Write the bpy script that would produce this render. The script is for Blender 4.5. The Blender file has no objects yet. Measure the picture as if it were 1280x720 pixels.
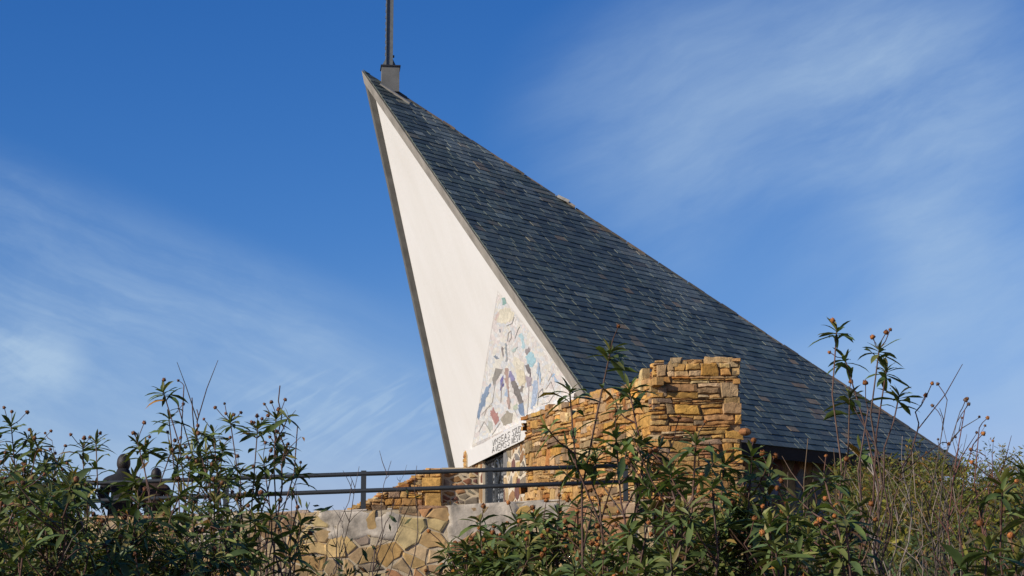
import bpy, math, random
from mathutils import Vector, noise as mnoise
R = random.Random(7)
C = bpy.context.scene.collection
V = Vector

# ------------------------------------------------------------------ camera
F_PX, HOR = 2200.0, 740.0                    # focal length in px of a 1280 wide picture, row of the horizon
PITCH = math.atan((HOR - 360.0) / F_PX)
EYE = V((0.0, 0.0, 1.6))
cam = bpy.data.cameras.new('camera')
cam.sensor_width = 36.0
cam.lens = 36.0 * F_PX / 1280.0
cam.clip_start = 0.1
cam.clip_end = 4000.0
camo = bpy.data.objects.new('camera', cam)
C.objects.link(camo)
camo.location = EYE
camo.rotation_euler = (math.pi / 2 + PITCH, 0, 0)
bpy.context.scene.camera = camo
CP, SP = math.cos(PITCH), math.sin(PITCH)

def ray(px, py):
    a = (px - 640.0) / F_PX; b = (360.0 - py) / F_PX
    return V((a, CP - b * SP, SP + b * CP))

def at(px, py, Y):
    r = ray(px, py); return EYE + r * (Y / r.y)

def on_plane(px, py, o, n):
    r = ray(px, py); return EYE + r * ((o - EYE).dot(n) / r.dot(n))

# ------------------------------------------------------------------ sun, sky, exposure
SUN_AZ, SUN_EL = 58.0, 27.0                  # azimuth is counted from straight behind the camera towards its left
sun = bpy.data.lights.new('sun', 'SUN')
sun.energy = 4.2
sun.angle = math.radians(0.53)
sun.color = (1.0, 0.93, 0.82)
suno = bpy.data.objects.new('sun', sun)
C.objects.link(suno)
_a, _e = math.radians(SUN_AZ), math.radians(SUN_EL)
SUND = V((-math.sin(_a) * math.cos(_e), -math.cos(_a) * math.cos(_e), math.sin(_e)))
suno.rotation_euler = SUND.to_track_quat('Z', 'Y').to_euler()
suno.location = (-20, -20, 30)

class NT:
    """small helper to write node trees"""
    def __init__(s, tree):
        s.t = tree; s.n = tree.nodes; s.l = tree.links
    def add(s, typ, **kw):
        n = s.n.new(typ)
        for k, v in kw.items(): setattr(n, k, v)
        return n
    def put(s, sock, val):
        if hasattr(val, 'is_linked') or isinstance(val, bpy.types.NodeSocket): s.l.new(val, sock)
        else: sock.default_value = val
    def math(s, op, a, b=0.0, c=None, clamp=False):
        n = s.add('ShaderNodeMath', operation=op); n.use_clamp = clamp
        s.put(n.inputs[0], a); s.put(n.inputs[1], b)
        if c is not None: s.put(n.inputs[2], c)
        return n.outputs[0]
    def mix(s, fac, a, b, blend='MIX'):
        n = s.add('ShaderNodeMix', data_type='RGBA', blend_type=blend)
        s.put(n.inputs['Factor'], fac); s.put(n.inputs[6], a); s.put(n.inputs[7], b)
        return n.outputs[2]
    def noise(s, vec, scale, detail=4.0, rough=0.55, dist=0.0):
        n = s.add('ShaderNodeTexNoise')
        if vec is not None: s.put(n.inputs['Vector'], vec)
        n.inputs['Scale'].default_value = scale; n.inputs['Detail'].default_value = detail
        n.inputs['Roughness'].default_value = rough; n.inputs['Distortion'].default_value = dist
        return n.outputs['Fac']
    def ramp(s, fac, p0, p1, c0=(0, 0, 0, 1), c1=(1, 1, 1, 1)):
        n = s.add('ShaderNodeValToRGB')
        e = n.color_ramp.elements
        e[0].position = p0; e[1].position = p1; e[0].color = c0; e[1].color = c1
        s.put(n.inputs[0], fac)
        return n.outputs[0]
    def smooth(s, x, lo, hi):
        n = s.add('ShaderNodeMapRange', interpolation_type='SMOOTHSTEP')
        s.put(n.inputs[0], x)
        n.inputs[1].default_value = lo; n.inputs[2].default_value = hi
        return n.outputs[0]
    def comb(s, x, y, z):
        n = s.add('ShaderNodeCombineXYZ')
        s.put(n.inputs[0], x); s.put(n.inputs[1], y); s.put(n.inputs[2], z)
        return n.outputs[0]

world = bpy.data.worlds.new('World')
bpy.context.scene.world = world
world.use_nodes = True
w = NT(world.node_tree)
w.n.clear()
sky = w.add('ShaderNodeTexSky', sky_type='NISHITA', sun_disc=False)
sky.sun_elevation = _e
sky.sun_rotation = math.pi + _a              # behind the camera, to its left
sky.altitude = 500.0
sky.air_density = 1.0
sky.dust_density = 0.25
sky.ozone_density = 4.5
bg1 = w.add('ShaderNodeBackground'); bg1.inputs[1].default_value = 0.115
# deeper, polarised blue of a clear autumn sky: tone of each channel of the sky
ssep = w.add('ShaderNodeSeparateColor'); w.l.new(sky.outputs[0], ssep.inputs[0])
scol = w.add('ShaderNodeCombineColor')
for i_, (k_, g_) in enumerate(((0.20, 1.75), (0.47, 1.07), (1.11, 0.78))):
    w.l.new(w.math('MULTIPLY', w.math('POWER', ssep.outputs[i_], g_), k_), scol.inputs[i_])
w.l.new(scol.outputs[0], bg1.inputs[0])
# high thin cirrus, laid out over the dome by direction (azimuth tangent u, height tangent h)
geo = w.add('ShaderNodeTexCoord').outputs['Generated']
sep = w.add('ShaderNodeSeparateXYZ'); w.l.new(geo, sep.inputs[0])
yy = w.math('MAXIMUM', w.math('ABSOLUTE', sep.outputs[1]), 0.15)
u = w.math('DIVIDE', sep.outputs[0], yy)
h = w.math('DIVIDE', sep.outputs[2], yy)
# streaky texture along two slanted directions
def rot_uv(ang, sx, sy, off=0.0):
    c, s_ = math.cos(ang), math.sin(ang)
    a = w.math('ADD', w.math('MULTIPLY', u, c * sx), w.math('MULTIPLY', h, s_ * sx))
    b = w.math('ADD', w.math('MULTIPLY', u, -s_ * sy), w.math('MULTIPLY', h, c * sy))
    return w.comb(a, b, off)
def warped(ang, sx, sy, off, wscale, wamt):
    base = rot_uv(ang, sx, sy, off)
    nz = w.add('ShaderNodeTexNoise'); w.put(nz.inputs['Vector'], rot_uv(ang, sx * 2.0, sy * 0.35, off + 2)); nz.inputs['Scale'].default_value = wscale; nz.inputs['Detail'].default_value = 4
    sub = w.add('ShaderNodeVectorMath', operation='SUBTRACT'); w.l.new(nz.outputs['Color'], sub.inputs[0]); sub.inputs[1].default_value = (.5, .5, .5)
    scl = w.add('ShaderNodeVectorMath', operation='SCALE'); w.l.new(sub.outputs[0], scl.inputs[0]); scl.inputs['Scale'].default_value = wamt
    ad = w.add('ShaderNodeVectorMath', operation='ADD'); w.put(ad.inputs[0], base); w.l.new(scl.outputs[0], ad.inputs[1])
    return ad.outputs[0]
streakA = w.smooth(w.noise(warped(math.radians(-21), 6, 60, 3.1, 1.0, 1.6), 1.0, 10.0, 0.62), 0.30, 0.72)
patchA = w.noise(rot_uv(math.radians(-21), 9, 16, 8.3), 1.0, 6.0, 0.6, 0.6)
streakB = w.noise(warped(math.radians(26), 4, 15, 7.7, 1.0, 0.45), 1.0, 11.0, 0.62)
broad = w.noise(warped(math.radians(10), 5, 12, 1.3, 1.0, 1.0), 1.0, 9.0, 0.58)
ripple = w.noise(rot_uv(math.radians(32), 30, 170, 5.0), 1.0, 3.0, 0.5, 0.8)
def line_dist(u0, h0, u1, h1):
    """signed height of a direction below the line through two points of the dome"""
    k = (h1 - h0) / (u1 - u0)
    return w.math('SUBTRACT', w.math('ADD', w.math('MULTIPLY', w.math('SUBTRACT', u, u0), k), h0), h)
def blob(u0, h0, ru, rh):
    du = w.math('DIVIDE', w.math('SUBTRACT', u, u0), ru); dh = w.math('DIVIDE', w.math('SUBTRACT', h, h0), rh)
    d = w.math('ADD', w.math('MULTIPLY', du, du), w.math('MULTIPLY', dh, dh))
    return w.smooth(d, 1.0, 0.0)
def uh(px, py):
    r = ray(px, py); return r.x / r.y, r.z / r.y
# left bank: everything below a line falling to the right
la = line_dist(*uh(0, 165), *uh(440, 345))
lside = w.smooth(u, uh(640, 0)[0], uh(330, 0)[0])
bankL = w.math('MULTIPLY', w.smooth(la, -0.006, 0.045), lside)
bankL = w.math('MULTIPLY', bankL, w.math('ADD', w.math('MULTIPLY', streakA, w.math('MULTIPLY', patchA, 0.85)), w.math('MULTIPLY_ADD', patchA, 0.7, 0.02)))
# right veils
u1, h1 = uh(985, 160); veil1 = blob(u1, h1, 0.19, 0.12)
u2, h2 = uh(1200, 60); veil2 = blob(u2, h2, 0.12, 0.11)
u3, h3 = uh(1230, 400); veil3 = blob(u3, h3, 0.15, 0.09)
u4, h4 = uh(20, 455); wisp = blob(u4, h4, 0.05, 0.03)
u5, h5 = uh(440, 520); rip = blob(u5, h5, 0.10, 0.035)
rv = w.math('ADD', w.math('MULTIPLY', veil1, 0.75), w.math('ADD', w.math('MULTIPLY', veil2, 0.42), w.math('MULTIPLY', veil3, 0.75)))
ug, hg = uh(1000, 330)
gap_ = blob(ug, hg, 0.075, 0.06)
rv = w.math('MULTIPLY', rv, w.math('MULTIPLY_ADD', streakB, 2.1, -0.42))
low = w.math('MULTIPLY', w.smooth(h, 0.21, 0.03), w.math('MULTIPLY_ADD', broad, 1.3, -0.08))
wsp = w.math('MULTIPLY', wisp, w.math('MULTIPLY', w.smooth(streakB, 0.35, 0.62), 0.75))
rp = w.math('MULTIPLY', rip, w.math('MULTIPLY', w.smooth(ripple, 0.4, 0.7), 0.35))
dens = w.math('ADD', w.math('ADD', w.math('MULTIPLY', bankL, 0.62), rv), w.math('ADD', w.math('MULTIPLY', low, 0.62), w.math('ADD', wsp, rp)))
dens = w.math('MULTIPLY', dens, w.math('MULTIPLY_ADD', gap_, -0.65, 1.0))
dens = w.math('MULTIPLY', w.math('MAXIMUM', dens, 0.0), 0.68)
dens = w.math('MINIMUM', dens, 0.8)
bg2 = w.add('ShaderNodeBackground')
bg2.inputs[0].default_value = (0.40, 0.54, 0.70, 1); bg2.inputs[1].default_value = 0.9
mx = w.add('ShaderNodeMixShader')
w.l.new(dens, mx.inputs[0]); w.l.new(bg1.outputs[0], mx.inputs[1]); w.l.new(bg2.outputs[0], mx.inputs[2])
wo = w.add('ShaderNodeOutputWorld'); w.l.new(mx.outputs[0], wo.inputs[0])

sc = bpy.context.scene
sc.view_settings.view_transform = 'Standard'
sc.view_settings.look = 'None'
sc.view_settings.exposure = 0.3
sc.view_settings.gamma = 1.0
sc.cycles.max_bounces = 6
sc.cycles.transparent_max_bounces = 4

# ------------------------------------------------------------------ helpers: materials
def mat(name, rough=0.8, spec=0.3):
    m = bpy.data.materials.new(name); m.use_nodes = True
    t = NT(m.node_tree)
    b = t.n['Principled BSDF']
    b.inputs['Roughness'].default_value = rough
    b.inputs['Specular IOR Level'].default_value = spec
    return m, t, b

def bump(t, b, hgt, strength, dist):
    n = t.add('ShaderNodeBump'); n.inputs['Strength'].default_value = strength; n.inputs['Distance'].default_value = dist
    t.put(n.inputs['Height'], hgt); t.l.new(n.outputs[0], b.inputs['Normal'])

def attr_mat(name, rough=0.85, spec=0.25, nscale=14.0, var=0.35, bumps=0.5, bscale=60.0, bdist=0.01, transl=0.0):
    """the own colour of each stone, slate or leaf (attribute col) with fine mottling"""
    m, t, b = mat(name, rough, spec)
    a = t.add('ShaderNodeAttribute', attribute_name='col').outputs['Color']
    co = t.add('ShaderNodeTexCoord').outputs['Object']
    n1 = t.noise(co, nscale, 6.0, 0.6)
    lo, hi = 1 - var, 1 + var
    g = t.ramp(n1, 0.3, 0.7, (lo, lo, lo, 1), (hi, hi * 0.98, hi * 0.94, 1))
    col = t.mix(1.0, a, g, 'MULTIPLY')
    t.put(b.inputs['Base Color'], col)
    if bumps: bump(t, b, t.noise(co, bscale, 5.0, 0.65), bumps, bdist)
    if transl:
        tr = t.add('ShaderNodeBsdfTranslucent'); t.put(tr.inputs[0], t.mix(1.0, col, (1.1, 1.25, 0.55, 1), 'MULTIPLY'))
        ms = t.add('ShaderNodeMixShader'); ms.inputs[0].default_value = transl
        out = t.n['Material Output']
        t.l.new(b.outputs[0], ms.inputs[1]); t.l.new(tr.outputs[0], ms.inputs[2]); t.l.new(ms.outputs[0], out.inputs[0])
    return m

def plain_mat(name, c, rough=0.8, spec=0.3, nscale=8.0, var=0.15, bumps=0.2, bscale=80.0, bdist=0.004, metal=0.0):
    m, t, b = mat(name, rough, spec)
    co = t.add('ShaderNodeTexCoord').outputs['Object']
    n1 = t.noise(co, nscale, 7.0, 0.6)
    c0 = tuple(x * (1 - var) for x in c) + (1,); c1 = tuple(min(1, x * (1 + var)) for x in c) + (1,)
    t.put(b.inputs['Base Color'], t.ramp(n1, 0.3, 0.7, c0, c1))
    b.inputs['Metallic'].default_value = metal
    if bumps: bump(t, b, t.noise(co, bscale, 4.0, 0.6), bumps, bdist)
    return m

# ------------------------------------------------------------------ helpers: meshes
class MB:
    def __init__(s): s.v = []; s.f = []; s.c = []
    def add(s, verts, faces, col=(1, 1, 1)):
        k = len(s.v)
        s.v.extend([tuple(p) for p in verts])
        s.f.extend([tuple(i + k for i in f) for f in faces])
        if col and isinstance(col[0], (tuple, list)): s.c.extend(col)
        else: s.c.extend([col] * len(verts))
    def prism(s, poly, d, col=(1, 1, 1)):
        """extrude polygon (3D points) by vector d"""
        n = len(poly)
        vs = [V(p) for p in poly] + [V(p) + d for p in poly]
        fs = [tuple(range(n))[::-1], tuple(range(n, 2 * n))] + [(i, (i + 1) % n, n + (i + 1) % n, n + i) for i in range(n)]
        s.add(vs, fs, col)
    def box(s, o, a, b, c, col=(1, 1, 1)):
        """box with corner o and edge vectors a, b, c"""
        s.prism([o, o + a, o + a + b, o + b], c, col)
    def cbox(s, ctr, sx, sy, sz, X=V((1, 0, 0)), Y=V((0, 1, 0)), Z=V((0, 0, 1)), col=(1, 1, 1)):
        o = V(ctr) - X * sx / 2 - Y * sy / 2 - Z * sz / 2
        s.box(o, X * sx, Y * sy, Z * sz, col)
    def tube(s, pts, rad, n=6, col=(1, 1, 1), cap=True):
        pts = [V(p) for p in pts]; m = len(pts)
        vs = []; cs = []
        ref = V((0.31, 0.17, 0.93)).normalized()
        for i, p in enumerate(pts):
            t = (pts[min(i + 1, m - 1)] - pts[max(i - 1, 0)])
            if t.length < 1e-9: t = V((0, 0, 1))
            t.normalize()
            x = t.cross(ref)
            if x.length < 1e-3: x = t.cross(V((1, 0, 0)))
            x.normalize(); y = t.cross(x)
            r = rad[i] if isinstance(rad, (list, tuple)) else rad
            for k in range(n):
                a = 2 * math.pi * k / n
                vs.append(p + x * (r * math.cos(a)) + y * (r * math.sin(a)))
                cs.append(col[i] if isinstance(col, list) else col)
        fs = [(i * n + k, i * n + (k + 1) % n, (i + 1) * n + (k + 1) % n, (i + 1) * n + k) for i in range(m - 1) for k in range(n)]
        if cap: fs += [tuple(range(n))[::-1], tuple(range((m - 1) * n, m * n))]
        s.add(vs, fs, cs)
    def ball(s, c, r, nu=8, nv=6, sq=(1, 1, 1), col=(1, 1, 1), rib=0.0, axis=None):
        q = V(axis).to_track_quat('Z', 'Y') if axis is not None else None
        vs = []
        for j in range(nv + 1):
            th = math.pi * j / nv
            for i in range(nu):
                ph = 2 * math.pi * i / nu
                k = 1.0 - (rib if i % 2 else 0.0)
                p = V((r * k * sq[0] * math.sin(th) * math.cos(ph), r * k * sq[1] * math.sin(th) * math.sin(ph), r * sq[2] * math.cos(th)))
                vs.append(V(c) + (q @ p if q else p))
        fs = [(j * nu + i, (j + 1) * nu + i, (j + 1) * nu + (i + 1) % nu, j * nu + (i + 1) % nu) for j in range(nv) for i in range(nu)]
        s.add(vs, fs, col)
    def build(s, name, m, parent=None, smooth=False, origin=None):
        org = V((0, 0, 0))
        if parent is not None:
            p = parent
            while p: org = org + p.location; p = p.parent
        elif origin is not None: org = V(origin)
        me = bpy.data.meshes.new(name)
        me.from_pydata([(x - org.x, y - org.y, z - org.z) for x, y, z in s.v], [], s.f)
        a = me.color_attributes.new('col', 'FLOAT_COLOR', 'POINT')
        flat = []
        for c in s.c: flat.extend((c[0], c[1], c[2], 1.0))
        a.data.foreach_set('color', flat)
        if smooth: me.polygons.foreach_set('use_smooth', [True] * len(me.polygons))
        me.materials.append(m)
        me.update()
        o = bpy.data.objects.new(name, me)
        C.objects.link(o)
        if parent is not None: o.parent = parent
        else: o.location = org
        return o

def tag(o, label=None, cat=None, group=None, kind=None):
    if label: o['label'] = label
    if cat: o['category'] = cat
    if group: o['group'] = group
    if kind: o['kind'] = kind
    return o

def empty(name, loc, label, cat, group=None):
    o = bpy.data.objects.new(name, None); C.objects.link(o)
    o.location = loc; o.empty_display_size = 0.2
    return tag(o, label, cat, group)

def fbm(p, s=1.0, o=3):
    return mnoise.fractal(V(p) * s, 1.0, 2.0, o)

def clip_half(poly, p, n):
    """keep the side of 2D polygon where (q-p).n <= 0"""
    out = []
    m = len(poly)
    for i in range(m):
        a, b = poly[i], poly[(i + 1) % m]
        da = (a[0] - p[0]) * n[0] + (a[1] - p[1]) * n[1]
        db = (b[0] - p[0]) * n[0] + (b[1] - p[1]) * n[1]
        if da <= 0: out.append(a)
        if (da < 0 < db) or (db < 0 < da):
            k = da / (da - db)
            out.append((a[0] + (b[0] - a[0]) * k, a[1] + (b[1] - a[1]) * k))
    return out

def clip_convex(poly, reg):
    """reg counter-clockwise"""
    m = len(reg)
    for i in range(m):
        a, b = reg[i], reg[(i + 1) % m]
        poly = clip_half(poly, a, (b[1] - a[1], -(b[0] - a[0])))
        if len(poly) < 3: return []
    return poly

def area2(poly):
    return 0.5 * sum(poly[i][0] * poly[(i + 1) % len(poly)][1] - poly[(i + 1) % len(poly)][0] * poly[i][1] for i in range(len(poly)))

def inside(p, poly):
    r = False; n = len(poly); j = n - 1
    for i in range(n):
        if (poly[i][1] > p[1]) != (poly[j][1] > p[1]) and p[0] < (poly[j][0] - poly[i][0]) * (p[1] - poly[i][1]) / (poly[j][1] - poly[i][1]) + poly[i][0]:
            r = not r
        j = i
    return r

def stone(mb, poly, fr, hgt, bev, col, jit, depth=0.06, rnd=R, steps=0.09):
    """one stone from a 2D outline lying in frame fr = (origin, u, v, n), standing hgt proud"""
    o, U, Vv, N = fr
    pts = []
    m = len(poly)
    for i in range(m):
        a, b = poly[i], poly[(i + 1) % m]
        L = math.hypot(b[0] - a[0], b[1] - a[1])
        k = max(1, int(L / steps))
        for q in range(k):
            t = q / k
            j = jit if q else jit * 0.6
            pts.append((a[0] + (b[0] - a[0]) * t + rnd.uniform(-j, j), a[1] + (b[1] - a[1]) * t + rnd.uniform(-j, j)))
    n = len(pts)
    cx = sum(p[0] for p in pts) / n; cy = sum(p[1] for p in pts) / n
    tx, ty = rnd.uniform(-0.10, 0.10), rnd.uniform(-0.12, 0.12)
    rad = max(0.02, min(max(p[0] for p in pts) - cx, max(p[1] for p in pts) - cy))
    s_in = max(0.35, 1 - bev / rad)
    def P(x, y, z): return o + U * x + Vv * y + N * z
    vs = [P(x, y, -depth) for x, y in pts]
    vs += [P(x, y, hgt * 0.55 + rnd.uniform(-0.1, 0.1) * hgt) for x, y in pts]
    top = []
    for x, y in pts:
        X, Y = cx + (x - cx) * s_in, cy + (y - cy) * s_in
        top.append(P(X, Y, hgt + (X - cx) * tx + (Y - cy) * ty + rnd.uniform(-0.12, 0.12) * hgt))
    vs += top
    vs.append(P(cx, cy, hgt * (1 + rnd.uniform(-0.05, 0.25))))
    fs = []
    for k in range(2):
        fs += [(k * n + i, k * n + (i + 1) % n, (k + 1) * n + (i + 1) % n, (k + 1) * n + i) for i in range(n)]
    fs += [(2 * n + i, 2 * n + (i + 1) % n, 3 * n) for i in range(n)]
    mb.add(vs, fs, col)

OCHRE = [(0.41, 0.25, 0.10), (0.37, 0.21, 0.08), (0.44, 0.30, 0.14), (0.33, 0.19, 0.08), (0.39, 0.265, 0.13), (0.33, 0.15, 0.05), (0.42, 0.26, 0.09), (0.36, 0.22, 0.10),
         (0.23, 0.12, 0.06), (0.41, 0.31, 0.18), (0.30, 0.22, 0.14), (0.46, 0.265, 0.08), (0.49, 0.37, 0.22), (0.20, 0.14, 0.09), (0.35, 0.22, 0.10), (0.40, 0.23, 0.08)]
OCHRE = [(r_ * 0.98, g_ * 0.92, b_ * 0.84) for r_, g_, b_ in OCHRE]
FLAG = [(0.43, 0.31, 0.16), (0.46, 0.34, 0.19), (0.40, 0.27, 0.12), (0.38, 0.25, 0.11), (0.46, 0.34, 0.18), (0.33, 0.23, 0.12), (0.42, 0.26, 0.09), (0.27, 0.17, 0.085), (0.46, 0.31, 0.15), (0.36, 0.19, 0.09), (0.50, 0.39, 0.24), (0.24, 0.19, 0.14)]
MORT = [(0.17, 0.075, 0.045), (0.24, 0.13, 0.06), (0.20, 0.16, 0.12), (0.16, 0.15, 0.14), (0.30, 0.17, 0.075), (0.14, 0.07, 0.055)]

def vary(c, k=0.14, rnd=R):
    f = 1 + rnd.uniform(-k, k)
    return (c[0] * f * (1 + rnd.uniform(-.05, .05)), c[1] * f, c[2] * f * (1 + rnd.uniform(-.12, .12)))

def xspan(region, y):
    xs_ = []
    for i in range(len(region)):
        a, b = region[i], region[(i + 1) % len(region)]
        if (a[1] > y) != (b[1] > y): xs_.append(a[0] + (b[0] - a[0]) * (y - a[1]) / (b[1] - a[1]))
    return (min(xs_), max(xs_)) if xs_ else (0, 0)

def drystone(mb, region, fr, pal, rnd, band=(0.14, 0.27), wid=(0.14, 0.62), hgt=(0.015, 0.06), gap=0.006, clip=False, ragged=0.0, warp=0.03):
    """coursed rubble: bands of blocks, some split into thin slabs"""
    us = [p[0] for p in region]; vs = [p[1] for p in region]
    u0, u1, v = min(us), max(us), min(vs)
    sd = rnd.uniform(0, 100)
    def W(p):
        return (p[0] + warp * 0.6 * mnoise.noise(V((p[0] * 2.1, p[1] * 2.1, sd))), p[1] + warp * mnoise.noise(V((p[0] * 1.7, p[1] * 1.7, sd + 9))) + 0.25 * warp * mnoise.noise(V((p[0] * 7, p[1] * 3, sd + 5))))
    while v < max(vs):
        H = rnd.uniform(*band); x = u0 - rnd.uniform(0, 0.3)
        while x < u1:
            L = rnd.uniform(*wid)
            cells = []
            mode = rnd.random()
            if mode < 0.33 and L < 0.5: cells = [(x, v, x + L, v + H)]
            else:
                k = rnd.choice([2, 2, 3, 3, 4]); cuts = [0] + sorted([(i + rnd.uniform(-0.28, 0.28)) / k for i in range(1, k)]) + [1]
                for a, b in zip(cuts, cuts[1:]):
                    if rnd.random() < 0.3 and L > 0.22:
                        q = rnd.uniform(0.3, 0.7)
                        cells += [(x, v + a * H, x + q * L, v + b * H), (x + q * L, v + a * H, x + L, v + b * H)]
                    else: cells.append((x, v + a * H, x + L, v + b * H))
            for (a, b, c, d) in cells:
                sk = rnd.uniform(-0.015, 0.015)
                g = gap * rnd.uniform(0.6, 1.8)
                q_ = min(0.022, 0.17 * (d - b)); rj = lambda: rnd.uniform(-q_, q_)
                poly = [(a + g + rj(), b + g + rj() * .5), (c - g + sk + rj(), b + g + rj() * .5), (c - g - sk + rj(), d - g + rj() * .5), (a + g + rj(), d - g + rj() * .5)]
                if rnd.random() < .35 and c - a > 2 * q_ + .08:
                    m_ = rnd.uniform(.35, .65); poly.insert(3, (a + (c - a) * m_, d - g + abs(rj())))
                poly = [W(p) for p in poly]
                ctr = (sum(p[0] for p in poly) / len(poly), sum(p[1] for p in poly) / len(poly) + rnd.uniform(-ragged, ragged))
                if clip == 2:
                    if not inside(ctr, region): continue
                    k_ = 1.0 + rnd.uniform(-0.01, 0.012)
                    mx0 = sum(p[0] for p in region) / len(region)
                    lo_x, hi_x = xspan(region, ctr[1])
                    e_ = rnd.uniform(-0.02, 0.025)
                    poly = [(min(max(p[0], lo_x - e_), hi_x + e_), p[1]) for p in poly]
                    if area2(poly) < 4e-4: continue
                elif clip:
                    poly = clip_convex(poly, region)
                    if len(poly) < 3 or area2(poly) < 4e-4: continue
                elif not inside(ctr, region): continue
                hh = rnd.uniform(*hgt)
                stone(mb, poly, fr, hh, min(0.012, 0.16 * (d - b)), vary(rnd.choice(pal), 0.22, rnd), 0.010, 0.10, rnd, 0.06)
            x += L
        v += H

def voronoi(region, n, rnd, sx=1.0, sy=1.0, relax=1):
    us = [p[0] for p in region]; vs = [p[1] for p in region]
    pts = [(rnd.uniform(min(us), max(us)), rnd.uniform(min(vs), max(vs))) for _ in range(n)]
    def cell(i):
        x, y = pts[i]
        poly = list(region)
        near = sorted(range(n), key=lambda j: ((pts[j][0] - x) / sx) ** 2 + ((pts[j][1] - y) / sy) ** 2)[1:22]
        for j in near:
            mx_, my_ = (pts[j][0] + x) / 2, (pts[j][1] + y) / 2
            poly = clip_half(poly, (mx_, my_), ((pts[j][0] - x) / sx ** 2, (pts[j][1] - y) / sy ** 2))
            if len(poly) < 3: return []
        return poly
    for _ in range(relax):
        for i in range(n):
            c = cell(i)
            if c:
                pts[i] = (sum(p[0] for p in c) / len(c), sum(p[1] for p in c) / len(c))
    return [c for c in (cell(i) for i in range(n)) if len(c) > 2]

def shrink(poly, g):
    """move every edge of a convex polygon inwards by g"""
    if area2(poly) < 0: poly = poly[::-1]
    out = poly
    m = len(poly)
    for i in range(m):
        a, b = poly[i], poly[(i + 1) % m]
        L = math.hypot(b[0] - a[0], b[1] - a[1])
        if L < 1e-6: continue
        nx, ny = (b[1] - a[1]) / L, -(b[0] - a[0]) / L
        out = clip_half(out, (a[0] - nx * g, a[1] - ny * g), (nx, ny))
        if len(out) < 3: return []
    return out

def crazy(mb, region, fr, pal, rnd, n, gap, hgt=(0.006, 0.025), sx=1.0, sy=1.0, skip=None, jit=0.012, relax=1):
    for c in voronoi(region, n, rnd, sx, sy, relax):
        c = shrink(c, gap * rnd.choice([0.35, 0.6, 0.8, 1.0, 1.3, 1.9]))
        if len(c) < 3 or area2(c) < 1e-3: continue
        ctr = (sum(p[0] for p in c) / len(c), sum(p[1] for p in c) / len(c))
        if skip and skip(ctr): continue
        stone(mb, c, fr, rnd.uniform(*hgt), 0.02, vary(rnd.choice(pal), 0.15, rnd), jit, 0.05, rnd, 0.12)

def rough_sheet(mb, o, U, Vv, N, lu, lv, du, amp, col=(1, 1, 1), top=None, sc_=3.0):
    """a gently uneven rendered or pointed sheet"""
    nu, nv = max(2, int(lu / du)), max(2, int(lv / du))
    vs = []
    for j in range(nv + 1):
        for i in range(nu + 1):
            a, b = lu * i / nu, lv * j / nv
            if top: b = b * top(a) / lv
            p = o + U * a + Vv * b
            vs.append(p + N * (amp * fbm(p, sc_)))
    fs = [(j * (nu + 1) + i, j * (nu + 1) + i + 1, (j + 1) * (nu + 1) + i + 1, (j + 1) * (nu + 1) + i) for j in range(nv) for i in range(nu)]
    mb.add(vs, fs, col)

X, Yv, Z = V((1, 0, 0)), V((0, 1, 0)), V((0, 0, 1))

# ------------------------------------------------------------------ materials
M = {}
M['stone'] = attr_mat('rubble stone', 0.92, 0.15, 11.0, 0.42, 0.9, 38.0, 0.016)
M['flag'] = attr_mat('flat faced stone', 0.9, 0.2, 6.0, 0.34, 0.5, 30.0, 0.01)
M['leaf'] = attr_mat('leathery leaf', 0.5, 0.3, 30.0, 0.25, 0.0, transl=0.18)
M['scrub'] = attr_mat('scrub leaf', 0.6, 0.3, 20.0, 0.25, 0.0, transl=0.2)
M['stem'] = attr_mat('woody stem', 0.75, 0.25, 40.0, 0.35, 0.0)
M['capsule'] = attr_mat('dry seed capsule', 0.7, 0.25, 120.0, 0.35, 0.0)
M['mortar'] = plain_mat('old mortar', (0.43, 0.35, 0.235), 0.95, 0.1, 3.0, 0.25, 0.6, 40.0, 0.012)
M['packing'] = plain_mat('earth packing', (0.27, 0.175, 0.09), 0.95, 0.1, 6.0, 0.4, 0.6, 30.0, 0.02)
M['palemortar'] = plain_mat('pale mortar', (0.55, 0.47, 0.35), 0.95, 0.1, 4.0, 0.18, 0.5, 50.0, 0.01)
M['cement'] = plain_mat('grey cement', (0.40, 0.345, 0.27), 0.92, 0.15, 4.0, 0.5, 0.5, 18.0, 0.015)
M['concrete'] = plain_mat('weathered concrete', (0.30, 0.275, 0.235), 0.9, 0.2, 2.5, 0.25, 0.4, 50.0, 0.008)
M['darkconcrete'] = plain_mat('dark concrete', (0.14, 0.138, 0.128), 0.9, 0.2, 2.5, 0.25, 0.4, 50.0, 0.008)
M['iron'] = plain_mat('grey painted iron', (0.028, 0.032, 0.035), 0.5, 0.4, 30.0, 0.2, 0.1, 120.0, 0.002)
M['mast'] = plain_mat('mast grey paint', (0.13, 0.14, 0.14), 0.55, 0.4, 12.0, 0.2, 0.1, 90.0, 0.002)
M['letters'] = plain_mat('black iron letters', (0.05, 0.05, 0.05), 0.6, 0.3, 30.0, 0.1, 0.0)
M['panel'] = plain_mat('white painted panel', (0.80, 0.78, 0.74), 0.6, 0.3, 2.0, 0.03, 0.1, 60.0, 0.002)
M['leadshade'] = plain_mat('dark metal and eave shade', (0.03, 0.03, 0.035), 0.6, 0.3, 12.0, 0.2, 0.0)
M['ridge'] = attr_mat('ridge bedding', 0.9, 0.2, 14.0, 0.3, 0.5, 50.0, 0.01)
M['cloth'] = plain_mat('dark jacket cloth', (0.016, 0.016, 0.019), 0.85, 0.2, 20.0, 0.25, 0.5, 40.0, 0.01)
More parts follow.
